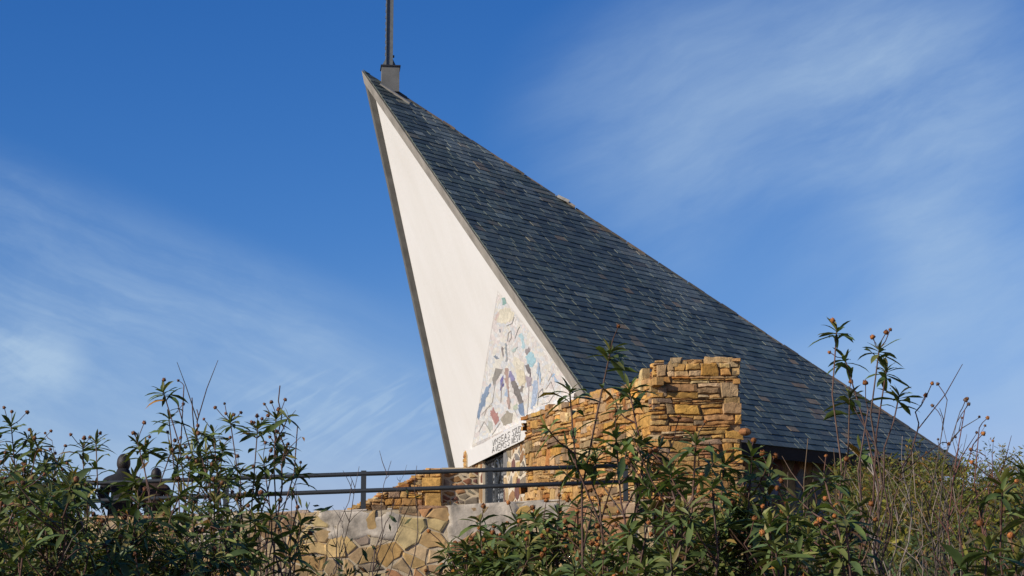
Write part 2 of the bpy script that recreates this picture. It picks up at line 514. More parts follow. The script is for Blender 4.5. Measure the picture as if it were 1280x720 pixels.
M['browncloth'] = plain_mat('dark brown jacket cloth', (0.035, 0.022, 0.018), 0.85, 0.2, 20.0, 0.25, 0.5, 40.0, 0.01)
M['jeans'] = plain_mat('dark trousers', (0.02, 0.022, 0.03), 0.85, 0.2, 20.0, 0.25, 0.3, 60.0, 0.005)
M['hair'] = plain_mat('dark hair', (0.018, 0.013, 0.010), 0.55, 0.4, 60.0, 0.4, 0.6, 200.0, 0.006)
M['skin'] = plain_mat('skin', (0.42, 0.24, 0.17), 0.55, 0.4, 10.0, 0.08, 0.1, 150.0, 0.001)
M['shoe'] = plain_mat('dark leather', (0.02, 0.016, 0.012), 0.5, 0.4, 20.0, 0.2, 0.1)

# slate: own colour per slate, pale rain streaks running down the slope
m, t, b = mat('slate', 0.55, 0.42)
a = t.add('ShaderNodeAttribute', attribute_name='col').outputs['Color']
co = t.add('ShaderNodeTexCoord').outputs['Object']
g = t.ramp(t.noise(co, 3.0, 7.0, 0.6), 0.3, 0.7, (0.8, 0.8, 0.8, 1), (1.2, 1.2, 1.17, 1))
col = t.mix(1.0, a, g, 'MULTIPLY')
t.put(b.inputs['Base Color'], col)
bump(t, b, t.noise(co, 22.0, 5.0, 0.6), 0.35, 0.01)
M['slate'] = m

# white render of the front: faint vertical staining, fine hairline marks
m, t, b = mat('white render', 0.85, 0.2)
co = t.add('ShaderNodeTexCoord').outputs['Object']
mp = t.add('ShaderNodeMapping'); mp.inputs['Scale'].default_value = (0.8, 0.8, 0.12); t.l.new(co, mp.inputs[0])
st = t.noise(mp.outputs[0], 2.2, 6.0, 0.6)
big = t.noise(co, 0.35, 4.0, 0.5)
c1 = t.ramp(st, 0.25, 0.6, (0.735, 0.715, 0.672, 1), (0.765, 0.747, 0.71, 1))
c2 = t.ramp(big, 0.3, 0.7, (0.95, 0.94, 0.92, 1), (1, 1, 1, 1))
t.put(b.inputs['Base Color'], t.mix(1.0, c1, c2, 'MULTIPLY'))
bump(t, b, t.noise(co, 9.0, 6.0, 0.6), 0.25, 0.02)
M['render'] = m

# mosaic: tesserae
m, t, b = mat('mosaic tesserae', 0.55, 0.4)
a = t.add('ShaderNodeAttribute', attribute_name='col').outputs['Color']
co = t.add('ShaderNodeTexCoord').outputs['Object']
vo = t.add('ShaderNodeTexVoronoi', feature='F1'); vo.inputs['Scale'].default_value = 22.0; t.l.new(co, vo.inputs['Vector'])
sepc = t.add('ShaderNodeSeparateColor'); t.l.new(vo.outputs['Color'], sepc.inputs[0])
g = t.ramp(sepc.outputs[0], 0.0, 1.0, (0.88, 0.88, 0.88, 1), (1.08, 1.08, 1.08, 1))
t.put(b.inputs['Base Color'], t.mix(1.0, a, g, 'MULTIPLY'))
M['mosaic'] = m

# door glass, bright reflections painted in as pale blotches
m, t, b = mat('door glass', 0.25, 0.6)
co = t.add('ShaderNodeTexCoord').outputs['Object']
t.put(b.inputs['Base Color'], t.ramp(t.noise(co, 4.0, 4.0, 0.7), 0.42, 0.52, (0.03, 0.04, 0.045, 1), (0.62, 0.64, 0.64, 1)))
M['doorglass'] = m

# earth
m, t, b = mat('dry hillside earth', 0.95, 0.1)
co = t.add('ShaderNodeTexCoord').outputs['Object']
c1 = t.ramp(t.noise(co, 1.2, 8.0, 0.65), 0.35, 0.65, (0.07, 0.05, 0.028, 1), (0.16, 0.115, 0.065, 1))
c2 = t.ramp(t.noise(co, 14.0, 5.0, 0.6), 0.4, 0.62, (0.06, 0.065, 0.025, 1), (0.20, 0.155, 0.085, 1))
t.put(b.inputs['Base Color'], t.mix(0.5, c1, c2))
bump(t, b, t.noise(co, 10.0, 8.0, 0.7), 0.9, 0.05)
M['earth'] = m

# ------------------------------------------------------------------ terrain
WALL_Y = 27.0
def sstep(x, a, b):
    k = min(1, max(0, (x - a) / (b - a))); return k * k * (3 - 2 * k)
def terrace(x): return 2.36 + 0.012 * max(-10.0, min(6.0, x))
def T(x, y):
    lo = -0.05 + 1.15 * sstep(y, 4.0, 26.5)                     # slope below the retaining wall
    hi = terrace(x)
    ramp = -0.05 + (hi + 0.05) * sstep(y, 3.5, 27.0) ** 1.0     # hillside right of it
    k = sstep(x, 1.9, 4.0)
    front = lo * (1 - k) + ramp * k
    if y < WALL_Y + 0.12: z = front
    elif y < WALL_Y + 0.30:
        q = (y - WALL_Y - 0.12) / 0.18; z = front * (1 - q) + hi * q
    else: z = hi
    far = max(0.0, math.hypot(x, y - 30) - 45.0)
    z -= 0.0009 * far * far if far < 150 else 0.0009 * 150 * 150 + 0.04 * (far - 150)
    return z + 0.05 * mnoise.noise(V((x * 0.6, y * 0.6, 0.0))) * (1 if y < 26.5 else 0.4)

def axis_vals(lo, hi, dense_lo, dense_hi, step):
    vals = []; x = dense_lo
    while x < dense_hi: vals.append(x); x += step
    vals.append(dense_hi)
    s = step; x = dense_hi
    while x < hi: s *= 1.22; x = min(hi, x + s); vals.append(x)
    s = step; x = dense_lo
    while x > lo: s *= 1.22; x = max(lo, x - s); vals.insert(0, x)
    return vals
xs = axis_vals(-2500, 2500, -14, 16, 0.5)
ys = axis_vals(-2500, 2500, -3, 26.5, 0.5)
ys = sorted(set([y for y in ys if y <= 26.6 or y > 28] + [27.12, 27.18, 27.24, 27.30, 27.8]))
vs = [(x, y, T(x, y)) for y in ys for x in xs]
nx = len(xs)
fs = [(j * nx + i, j * nx + i + 1, (j + 1) * nx + i + 1, (j + 1) * nx + i) for j in range(len(ys) - 1) for i in range(nx - 1)]
g = MB(); g.add(vs, fs)
tag(g.build('ground', M['earth'], smooth=True), 'dry hillside earth rising to the stone terrace', 'ground', kind='structure')

# ------------------------------------------------------------------ the chapel
D = 31.0
B = at(759, 534, D)
df = ray(225, HOR); df.z = 0; df.normalize()
de = ray(2600, HOR); de.z = 0; de.normalize()
Fp = B + df * 18.19
Ep = B + de * 13.51
A = EYE + ray(452, 88) * 41.0
NR = (Ep - B).cross(A - B).normalized()            # roof, outwards
NF = (A - B).cross(Fp - B).normalized()            # front face, outwards (to the left, leaning over)
NL = (A - Fp).cross(Ep - Fp).normalized()
if NL.dot(V((0, 1, 0))) < 0: NL = -NL
ab = (B - A).normalized()
qr = NF.cross(ab).normalized()
if qr.dot(NR) > 0: qr = -qr
qr = qr * (0.27 / abs(qr.dot(NR)))                 # slab thickness vector lying in the front plane
af = (Fp - A).normalized()
ql = NF.cross(af).normalized()
if ql.dot(NL) > 0: ql = -ql
ql = ql * (0.13 / abs(ql.dot(NL)))
CH = V((3.5, 38.0, terrace(3.5)))
chapel = empty('chapel', CH, 'white fronted chapel under one steep pointed slate roof with a mast on its peak', 'chapel')

mb = MB(); mb.prism([A, B, Ep], qr)
roof = mb.build('roof', M['concrete'], chapel)
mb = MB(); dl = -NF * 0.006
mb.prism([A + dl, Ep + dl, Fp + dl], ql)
lroof = mb.build('roof', M['darkconcrete'], chapel)  # darker than the near slab: shade of its underside put into the colour
tag(lroof, 'far roof slab showing only its dark edge beside the white front')

# slates on the visible slope, individually laid
eu = (Ep - B).normalized()
ev = NR.cross(eu).normalized()
if ev.z < 0: ev = -ev
def uvr(P): d = P - B; return (d.dot(eu), d.dot(ev))
ta, tb, te = uvr(A), (0.0, 0.0), uvr(Ep)
tri = [(tb[0] + 0.0, -0.06), (te[0] - 0.05, -0.06), (ta[0], ta[1] - 0.02)]
if area2(tri) < 0: tri = tri[::-1]
rs = random.Random(11)
SL = [(0.078, 0.094, 0.086), (0.068, 0.082, 0.077), (0.092, 0.109, 0.096), (0.077, 0.095, 0.082), (0.060, 0.074, 0.071), (0.084, 0.096, 0.086)]
ODD = [(0.17, 0.18, 0.155), (0.14, 0.16, 0.15), (0.19, 0.175, 0.13), (0.17, 0.15, 0.105), (0.23, 0.155, 0.085), (0.12, 0.14, 0.115), (0.15, 0.16, 0.13), (0.18, 0.19, 0.17)]
mb = MB()
EXP = 0.195
streaks = []
for k in range(26):
    q = rs.random(); p0 = (ta[0] + (te[0] - ta[0]) * q, ta[1] * (1 - q)); streaks.append((p0[0], p0[1], rs.uniform(0.10, 0.35), rs.uniform(1.2, 4.5), rs.uniform(0.35, 1.1)))
row = 0; v0 = -0.06
while v0 < ta[1]:
    x = min(ta[0], 0) - 1 - rs.uniform(0, 0.3)
    wob = rs.uniform(-0.008, 0.008)
    while x < te[0] + 0.5:
        wd = rs.choice([0.2, 0.24, 0.28, 0.32, 0.36, 0.42, 0.55]) * rs.uniform(0.9, 1.1)
        lo_, hi_ = v0 + wob + rs.uniform(-0.007, 0.007) + 0.01 * mnoise.noise(V((x * 0.3, v0 * 2, 0))), v0 + EXP + 0.03
        poly = [(x + 0.005, lo_ + rs.uniform(-.004, .004)), (x + wd - 0.005, lo_ + rs.uniform(-.004, .004)), (x + wd - 0.005, hi_), (x + 0.005, hi_)]
        c = clip_convex(poly, tri)
        if len(c) > 2 and area2(c) > 0.0008:
            lum = 1 + 0.22 * mnoise.noise(V((x * 0.25, v0 * 0.25, 3.0)))
            cc = rs.choice(SL)
            if rs.random() < 0.15: o_ = rs.choice(ODD); q_ = rs.uniform(.25, .95); cc = tuple(a_ * (1 - q_) + b_ * q_ for a_, b_ in zip(cc, o_))
            if x > 6 and rs.random() < 0.03: cc = rs.choice(ODD[2:5])
            s_ = 0
            for (sx_, sv, sw, sl, ss) in streaks:
                if abs(x + wd / 2 - sx_ - (sv - v0) * 0.0) < sw and 0 < sv - v0 < sl: s_ += ss * (1 - (sv - v0) / sl)
            s_ = min(0.6, s_)
            lift = rs.uniform(0.0, 0.0055); tilt = rs.uniform(-0.004, 0.004)
            lf_ = lum * rs.uniform(0.80, 1.2)
            cc = tuple((q * (1 - s_) + (0.20, 0.215, 0.20)[i_] * s_) * lf_ * (1.17, 1.17, 1.0)[i_] for i_, q in enumerate(cc))
            n_ = len(c)
            def hz(p): return 0.006 + 0.012 * (1 - (p[1] - v0) / (EXP + 0.03)) + lift + tilt * (p[0] - x) / wd
            sag = 0.035 * mnoise.noise(V((x * 0.35, v0 * 0.35, 8.0)))
            top = [B + eu * p[0] + ev * p[1] + NR * (hz(p) + 0.03 + sag * 0.4) for p in c]
            bot = [B + eu * p[0] + ev * p[1] + NR * (hz(p) + 0.018 + sag * 0.4) for p in c]
            mb.add(top + bot, [tuple(range(n_))] + [(i, n_ + i, n_ + (i + 1) % n_, (i + 1) % n_) for i in range(n_)], cc)
        x += wd
    v0 += EXP; row += 1
so = mb.build('slate_covering', M['slate'], roof)
ew = NR.cross(eu).normalized()
if ew.z > 0: ew = -ew
eh = V((ew.x, ew.y, 0)).normalized()
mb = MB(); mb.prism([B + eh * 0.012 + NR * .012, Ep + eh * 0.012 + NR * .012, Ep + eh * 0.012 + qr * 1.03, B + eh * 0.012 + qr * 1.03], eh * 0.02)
mb.build('eave_shade_strip', M['leadshade'], roof)  # dark strip added to stand for the shade below the slates

# ridge bedding: a thin uneven run of mortar and tile bits along A-E, with one loose pale piece
mb = MB()
ae = Ep - A; L = ae.length; aed = ae.normalized()
up_r = (NR + NL).normalized()
x = 0.75
while x < L - 0.3:
    s_ = rs.uniform(0.25, 0.55)
    c = A + aed * (x + s_ / 2) + up_r * (0.012 + 0.012 * rs.random())
    cc = rs.choice([(0.12, 0.10, 0.08), (0.09, 0.085, 0.08), (0.17, 0.13, 0.10), (0.07, 0.07, 0.075)])
    mb.cbox(c + aed.cross(up_r) * rs.uniform(-.015, .015), s_, 0.13 + rs.uniform(0, 0.04), 0.05 + rs.uniform(0, 0.02), aed, aed.cross(up_r), up_r, cc)
    x += s_ + rs.uniform(0, 0.02)
rb = mb.build('ridge_bedding', M['ridge'], roof)
mb = MB()
def ridge_at(px):
    return min((A + aed * (L * i / 2000) for i in range(2001)), key=lambda P: abs((640 + F_PX * (P - EYE).x / ((P - EYE).y * CP + (P - EYE).z * SP)) - px))
pk = ridge_at(702)
mb.cbox(pk + up_r * 0.05 - V((0, .06, 0)), 0.30, 0.16, 0.07, (aed + up_r * 0.15).normalized(), aed.cross(up_r), up_r, (0.45, 0.42, 0.36))
mb.cbox(pk + up_r * 0.05 + aed * 0.22 - V((0, .06, 0)), 0.22, 0.12, 0.05, aed, aed.cross(up_r), up_r, (0.40, 0.33, 0.26))
tag(mb.build('ridge_flashing', M['ridge'], roof), 'loose pale ridge piece half way down the ridge')

# white front, set back from the slab edges
IN = -NF * 0.12
la_, lb_ = on_plane(590, 582, A + IN, NF), on_plane(658, 549, A + IN, NF)      # lintel, lower edge
lc_, ld_ = on_plane(590, 562, A + IN, NF), on_plane(658, 530, A + IN, NF)
ldir = (lb_ - la_); ldir.z *= 1.0; ldir.normalize()
lup = (lc_ - la_)
llen = 12.6
mb = MB()
fl = (Ep - Fp).normalized()
Ai = A + aed * (-0.12 / aed.dot(NF)) + (qr + ql) * 0.6
Bi = B + eu * (-0.12 / eu.dot(NF)) + qr * 0.6
Fi = Fp + fl * (-0.12 / fl.dot(NF)) + ql * 0.6
le = la_ + ldir * llen
# polygon of the front: apex, down the left edge to its foot, across to the lintel and up along its lower edge
dn = NF.cross(df).normalized()
if dn.z > 0: dn = -dn
lm_ = la_ - ldir * 0.25
pl = [Ai, Fi, Fi + dn * 1.6, lm_ + dn * 1.9, lm_, le, Bi + dn * -0.05]
mb.prism(pl, -NF * 0.06)
front = mb.build('front_wall', M['render'], chapel)

# frame of the front face for mosaic tracing: crop units x, y -> point on the face
def fp(x, y, lift=0.0):
    return on_plane(585 + x / 6.0, 360 + y / 6.0, A + IN + NF * lift, NF)
mb = MB()
def piece(pts, col, lift=0.012):
    mb.add([fp(x, y, lift) for x, y in pts], [tuple(range(len(pts)))], col)
def srgb(r, g_, b_, wh=.36):
    def f(c):
        c /= 255.0
        return c / 12.92 if c <= 0.04045 else ((c + 0.055) / 1.055) ** 2.4
    return tuple(wh * q + (1 - wh) * f(c_) * 0.90 for q, c_ in zip((.80, .77, .72), (r, g_, b_)))
# pale ground of the mosaic
gl = 0.003
piece([(222, 20), (30, 1195), (444, 1010), (700, 905), (840, 845), (775, 715)], srgb(222, 216, 206), gl)
rm = random.Random(3)
tints = [(240, 235, 226), (226, 212, 202), (212, 218, 222), (230, 224, 202), (204, 214, 222), (224, 206, 200), (243, 239, 232), (210, 202, 194), (222, 226, 220)]
TR = [([(250, 75), (275, 70), (290, 115), (270, 125)], (135, 178, 168)),
      ([(200, 235), (240, 160), (300, 150), (345, 200), (330, 245), (250, 268)], (235, 226, 200)),
      ([(195, 240), (222, 180), (238, 195), (212, 245)], (224, 200, 188)),
      ([(385, 345), (405, 335), (430, 440), (415, 465)], (186, 218, 224)),
      ([(430, 480), (455, 440), (470, 465), (435, 500)], (152, 142, 142)),
      ([(430, 515), (480, 475), (505, 545), (480, 600), (455, 570)], (172, 214, 224)),
      ([(425, 580), (450, 575), (470, 610), (470, 650), (450, 640)], (112, 104, 104)),
      ([(240, 690), (265, 650), (265, 720), (245, 762)], (106, 100, 168)),
      ([(310, 620), (345, 660), (350, 690), (320, 702)], (138, 132, 178)),
      ([(205, 600), (262, 610), (235, 660), (190, 735), (183, 690)], (148, 142, 132)),
      ([(135, 740), (165, 735), (150, 790), (95, 930), (65, 985), (70, 930)], (126, 152, 182)),
      ([(320, 703), (352, 692), (387, 770), (415, 860), (383, 872)], (118, 110, 104)),
      ([(380, 872), (415, 860), (425, 962), (390, 950)], (116, 142, 176)),
      ([(275, 600), (300, 600), (305, 760), (318, 905), (300, 903), (290, 760)], (186, 154, 140)),
      ([(165, 940), (190, 905), (225, 960), (235, 992), (205, 1032)], (188, 128, 118)),
      ([(150, 1000), (182, 1000), (185, 1065), (160, 1070)], (196, 198, 186)),
      ([(240, 985), (290, 930), (335, 950), (330, 1010), (270, 1030)], (170, 160, 140)),
      ([(270, 805), (295, 750), (300, 820)], (170, 192, 216)),
      ([(360, 610), (420, 620), (432, 700), (395, 740), (365, 690)], (234, 222, 190)),
      ([(330, 560), (352, 520), (420, 560), (420, 612), (360, 606)], (238, 230, 208)),
      ([(490, 700), (522, 700), (526, 765), (500, 870), (472, 905), (482, 800)], (178, 196, 220)),
      ([(436, 660), (480, 672), (470, 735), (442, 740)], (176, 162, 170)),
      ([(640, 650), (690, 720), (650, 705)], (160, 188, 216)),
      ([(530, 912), (590, 868), (620, 880), (622, 900), (532, 930)], (186, 192, 198)),
      ([(520, 560), (530, 556), (548, 690), (538, 735)], (170, 196, 222)),
      ([(345, 880), (365, 870), (372, 905), (345, 920)], (196, 206, 180)),
      ([(246, 450), (258, 445), (268, 500), (262, 525)], (150, 138, 132)),
      ([(278, 430), (290, 425), (296, 540), (288, 550)], (160, 168, 172)),
      ([(188, 510), (204, 506), (236, 528), (210, 535)], (128, 142, 158)),
      ([(232, 310), (240, 306), (246, 330), (236, 336)], (138, 150, 160)),
      ([(330, 465), (352, 450), (360, 470), (336, 485)], (198, 222, 214)),
      ([(395, 742), (412, 730), (405, 800)], (140, 130, 120))]

# the tesserae: many small cells, coloured by the figure they belong to
lift = 0.004
field = [(222, 30), (32, 1185), (444, 1000), (836, 838), (768, 712)]
if area2(field) < 0: field = field[::-1]
for c in voronoi(field, 2400, rm, 0.8, 1.2, 0):
    c = shrink(c, 0.5)
    if len(c) < 3: continue
    x, y = sum(p[0] for p in c) / len(c), sum(p[1] for p in c) / len(c)
    hit = None; ow = .52
    for pts, c_ in TR:
        if inside((x + rm.uniform(-1, 1), y + rm.uniform(-1, 1)), pts): hit = c_; ow = .06
    if hit is None:
        q_ = mnoise.noise(V((x * 0.013 + 0.5 * y * 0.006, y * 0.007, 4.0))) * 0.5 + 0.5
        hit = tints[int(max(0, min(0.999, q_ * 1.5 - 0.25)) * len(tints))] if rm.random() < .75 else rm.choice(tints)
    f_ = rm.uniform(.93, 1.04)
    piece(c, tuple(min(.85, q * f_) for q in srgb(*hit, wh=ow)), lift)
lift = 0.0055
for pts, c_ in TR:
    lift += 0.0001
    # each figure in a few hand cut pieces
    for c in voronoi(pts if area2(pts) > 0 else pts[::-1], max(2, int(abs(area2(pts)) / 420)), rm, 1, 1, 0):
        c = shrink(c, 0.45)
        if len(c) > 2:
            f_ = rm.uniform(.90, 1.06); piece(c, tuple(min(.85, q * f_) for q in srgb(*c_, wh=.10)), lift)
lift = 0.0095
def curve(pts, wd, c_):
    global lift
    lift += 0.00005; wd *= 0.6
    for p, q in zip(pts, pts[1:]):
        dx, dy = q[0] - p[0], q[1] - p[1]; L_ = math.hypot(dx, dy) or 1
        ox, oy = -dy / L_ * wd, dx / L_ * wd
        lift += 0.00002
        piece([(p[0] + ox, p[1] + oy), (q[0] + ox, q[1] + oy), (q[0] - ox, q[1] - oy), (p[0] - ox, p[1] - oy)], srgb(*c_), lift)
DG = (128, 124, 122)
for pts, wd, c_ in [([(222, 25), (30, 1195)], 0.7, (200, 192, 182)),
    ([(520, 880), (526, 800), (530, 785), (558, 752), (562, 820), (605, 808)], 3, (110, 118, 134)),
    ([(550, 872), (605, 858), (640, 805), (690, 780)], 2.5, DG),
    ([(285, 285), (330, 265), (345, 215)], 3, DG), ([(295, 400), (300, 340), (320, 320), (325, 370), (305, 405)], 2.5, (170, 140, 130)),
    ([(350, 380), (370, 320), (385, 290)], 2.5, DG), ([(330, 480), (372, 440)], 2.5, (180, 200, 196)),
    ([(180, 640 + 240), (140, 900), (120, 960)], 2, (190, 170, 150)), ([(245, 860), (250, 740), (262, 700)], 2.5, (170, 140, 130)),
    ([(80, 1080), (120, 1000), (170, 1080)], 2, DG), ([(180, 1100), (240, 1010)], 2.5, DG), ([(520, 690), (535, 560)], 2, (150, 170, 190)),
    ([(600, 700), (630, 640), (600, 620)], 2, (190, 160, 150)), ([(580, 760), (620, 700), (650, 790)], 2, (180, 170, 165)),
    ([(300, 905), (318, 850), (300, 800)], 2, (140, 110, 110)), ([(100, 950), (180, 860), (205, 700)], 2, (190, 186, 176)),
    ([(340, 900), (370, 960), (440, 990)], 2, (190, 190, 190)), ([(455, 740), (450, 860), (440, 960)], 2, (196, 180, 176))]:
    curve(pts, wd * 1.3, tuple(int(q * .85) for q in c_) if wd > 1 else c_)
# border strip over the lintel
x = 30
while x < 660:
    s_ = rm.uniform(14, 44); y0 = 1195 - (x - 30) * 0.447; y1 = 1195 - (x + s_ - 30) * 0.447
    lift += 0.00002
    piece([(x, y0 - 20), (x, y0), (x + s_ - 1.5, y1), (x + s_ - 1.5, y1 - 20)], srgb(*rm.choice([(176, 160, 146), (190, 178, 168), (160, 152, 150), (200, 190, 172), (150, 136, 124), (180, 184, 200)])), lift)
    x += s_
mosaic = mb.build('mosaic', M['mosaic'], chapel)

# lintel panel and its iron lettering
mb = MB()
mb.prism([la_ + NF * 0.02, la_ + ldir * llen + NF * 0.02, la_ + ldir * llen + lup + NF * 0.02, la_ + lup + NF * 0.02], NF * 0.10)
panel = mb.build('lintel_panel', M['panel'], chapel)
mb = MB()
ll = (lb_ - la_).length
lun = lup.normalized(); lh = lup.length
ro = random.Random(21)
def glyph(x0, wd, y0, hg):
    """one tall thin wrought letter; the words cannot be made out in the photograph"""
    def P(a, b): return la_ + ldir * (x0 + a * wd) + lun * (y0 + b * hg) + NF * 0.13
    shapes = [[[(0, 0), (0, 1)], [(0, 1), (1, .8), (0, .5), (1, 0)]], [[(0, 0), (.5, 1), (1, 0)], [(.2, .4), (.8, .4)]], [[(1, .9), (.3, 1), (0, .75), (.9, .4), (.7, 0), (0, .1)]],
              [[(0, 0), (0, 1), (1, 0), (1, 1)]], [[(0, 1), (0, .1), (.5, 0), (1, .1), (1, 1)]], [[(.5, 0), (.5, 1)]], [[(0, 1), (.5, 0), (1, 1)]], [[(1, 1), (0, 1), (0, 0), (1, 0)], [(0, .5), (.8, .5)]], [[(0, 0), (0, 1), (.5, .4), (1, 1), (1, 0)]]]
    for st_ in ro.choice(shapes):
        mb.tube([P(a + ro.uniform(-.08, .08), b) for a, b in st_], 0.0045, 4)
for (p0, p1, n1, n2) in ((0.455, 0.79, 6, 6), (0.82, 0.985, 4, 4)):
    x0, x1 = p0, p1
    # fractions along the visible part of the panel, corrected for its recession
    def along(fr):
        px = 590 + 68 * fr
        P = on_plane(px, 582 - (px - 590) * 0.485, A + IN, NF); return (P - la_).dot(ldir)
    xa, xb = along(x0), along(x1)
    for (n_, yb) in ((n1, 0.52), (n2, 0.12)):
        st_ = (xb - xa) / n_
        for i in range(n_): glyph(xa + st_ * (i + 0.12), st_ * 0.72, lh * (yb + ro.uniform(-.02, .02)), lh * 0.33)
mb.build('lettering', M['letters'], panel)

# stone facade under the lintel (upright), with the door opening
wn = V((NF.x, NF.y, 0)).normalized()
hd = V((ldir.x, ldir.y, 0)).normalized()
W0 = la_ - hd * 1.0 + wn * 0.02
zb = terrace(-1) - 0.05
def hpos(px, py=600):
    """distance along the facade of a column of the picture"""
    P = on_plane(px, py, W0, wn); return (P - W0).dot(hd)
dA, dB = hpos(604), hpos(630.5)
ztop = la_.z - 0.01
def zlint(s): return la_.z + (s - 1.0) * ldir.z / math.hypot(ldir.x, ldir.y) - 0.015
org = V((W0.x, W0.y, zb)); fr = (org, hd, Z, wn)
rf = random.Random(5)
for (s0, s1) in ((0.0, dA), (dB, 13.0)):
    mb = MB(); core = MB()
    reg = [(s0, 0), (s1, 0), (s1, zlint(s1) - zb), (s0, zlint(s0) - zb)]
    core.prism([org + hd * a_ + Z * b_ - wn * 0.25 for a_, b_ in reg], wn * 0.25)
    n_ = int((s1 - s0) * 2.4 * 6)
    crazy(mb, reg, fr, MORT + FLAG[:2], rf, n_, 0.042, (0.006, 0.02), 1.35, 0.95, relax=0)
    fac = core.build('facade', M['palemortar'], chapel)
    mb.build('facade_stones', M['flag'], fac)
mb = MB(); pr = [(0, 0), (0.42, 0), (0.42, zlint(0.9) - zb + 0.5), (0, zlint(0.9) - zb + 0.5)]
mb2 = MB(); mb2.prism([org + hd * (a_ + 0.52) + Z * b_ + wn * 0.02 for a_, b_ in pr], wn * 0.10)
pier = mb2.build('door_pier', M['mortar'], chapel)
drystone(mb, pr, (org + hd * 0.52 + wn * 0.12, hd, Z, wn), OCHRE, rf, (0.18, 0.3), (0.2, 0.42), (0.01, 0.03), clip=True)
mb.build('pier_stones', M['stone'], pier)
# door: glazed leaf behind a wrought grille
mb = MB(); dz = zlint((dA + dB) / 2) - zb - 0.02
mb.prism([org + hd * dA - wn * 0.20, org + hd * dB - wn * 0.20, org + hd * dB - wn * 0.20 + Z * dz, org + hd * dA - wn * 0.20 + Z * dz], wn * 0.03)
door = mb.build('door', M['doorglass'], chapel)
mb = MB(); dw = dB - dA
def dp(a_, b_, o_=-0.08): return org + hd * (dA + a_) + Z * b_ + wn * o_
for a_ in (0.03, dw / 2 - 0.03, dw / 2 + 0.03, dw - 0.03): mb.tube([dp(a_, 0), dp(a_, dz)], 0.03, 4)
for b_ in (0.04, 0.9, 1.7, dz - 0.04): mb.tube([dp(0, b_), dp(dw, b_)], 0.025, 4)
nb = 13
for i in range(nb):
    a_ = dw * (i + 0.5) / nb
    mb.tube([dp(a_, 0), dp(a_, dz)], 0.012, 4)
for i in range(9):
    for j in range(8):
        cx_, cy_ = dw * (i + 0.5) / 9, 0.15 + (dz - 0.3) * (j + 0.5) / 8
        r_ = 0.13 + 0.03 * (j % 2)
        turn = 1 if (i + j) % 2 else -1
        mb.tube([dp(cx_ + r_ * (1 - k * 0.06) * math.cos(turn * k * 0.6 + i), cy_ + r_ * (1 - k * 0.06) * math.sin(turn * k * 0.6 + i)) for k in range(12)], 0.013, 3)
for rr in (0.30, 0.22):
    mb.tube([dp(dw * 0.62 + rr * math.cos(k * 0.3142), dz - 0.40 + rr * math.sin(k * 0.3142), -0.05) for k in range(21)], 0.03, 5)
mb.build('grille', M['iron'], door)

# side wall under the right eave, shade painted into its stones; far side
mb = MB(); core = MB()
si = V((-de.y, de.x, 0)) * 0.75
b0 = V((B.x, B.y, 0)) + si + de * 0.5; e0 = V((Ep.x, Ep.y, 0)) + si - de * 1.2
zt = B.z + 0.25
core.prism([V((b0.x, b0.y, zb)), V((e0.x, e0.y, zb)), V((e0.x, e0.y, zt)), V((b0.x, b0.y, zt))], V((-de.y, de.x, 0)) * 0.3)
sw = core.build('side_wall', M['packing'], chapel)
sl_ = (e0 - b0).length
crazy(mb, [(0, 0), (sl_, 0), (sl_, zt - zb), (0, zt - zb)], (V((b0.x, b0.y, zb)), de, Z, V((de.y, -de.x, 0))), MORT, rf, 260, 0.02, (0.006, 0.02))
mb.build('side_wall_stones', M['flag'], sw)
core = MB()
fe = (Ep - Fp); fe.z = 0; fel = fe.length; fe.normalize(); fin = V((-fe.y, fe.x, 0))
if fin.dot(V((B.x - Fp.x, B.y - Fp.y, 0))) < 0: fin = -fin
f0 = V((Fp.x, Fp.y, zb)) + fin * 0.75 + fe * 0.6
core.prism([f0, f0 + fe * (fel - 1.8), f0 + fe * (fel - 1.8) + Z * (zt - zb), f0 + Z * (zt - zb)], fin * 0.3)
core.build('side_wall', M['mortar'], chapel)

# pedestal and mast on the peak
axd = V((Ep.x - A.x, Ep.y - A.y, 0)).normalized(); ayd = V((-axd.y, axd.x, 0))
pc = ridge_at(487.5)
ztp = at(488, 86, pc.y).z
mb = MB()
mb.cbox(V((pc.x, pc.y, ztp - 0.30)), 0.41, 0.41, 0.6, axd, ayd, Z)
ped = mb.build('pedestal', M['darkconcrete'], chapel)
mb = MB(); mb.cbox(V((pc.x, pc.y, ztp + 0.015)), 0.46, 0.46, 0.03, axd, ayd, Z)
mb.build('cap_plate', M['leadshade'], ped)
def on_roof(q): return V((q.x, q.y, B.z - ((q.x - B.x) * NR.x + (q.y - B.y) * NR.y) / NR.z))
fa_, fb_ = on_roof(pc - ayd * 0.26 - axd * 0.27), on_roof(pc - ayd * 0.26 + axd * 0.42)
fd_ = (fb_ - fa_).normalized()
mb = MB(); mb.cbox((fa_ + fb_) / 2 + NR * 0.05, (fb_ - fa_).length, 0.07, 0.06, fd_, NR.cross(fd_), NR)
mb.build('base_flashing', M['concrete'], ped)
mb = MB()
mc = V((pc.x, pc.y, ztp + 0.03)) - axd * 0.03
hm = 7.0
mb.cbox(mc + Z * hm / 2 - axd * 0.075, 0.02, 0.17, hm, axd, ayd, Z)
mb.cbox(mc + Z * hm / 2 + axd * 0.075, 0.02, 0.17, hm, axd, ayd, Z)
mb.cbox(mc + Z * hm / 2, 0.13, 0.10, hm - 0.004, axd, ayd, Z)
for i in range(44):
    mb.cbox(mc + Z * (0.3 + i * 0.15) - axd * 0.093 - ayd * 0.05, 0.016, 0.03, 0.07, axd, ayd, Z)
mast = mb.build('mast', M['mast'], chapel)
mb = MB()
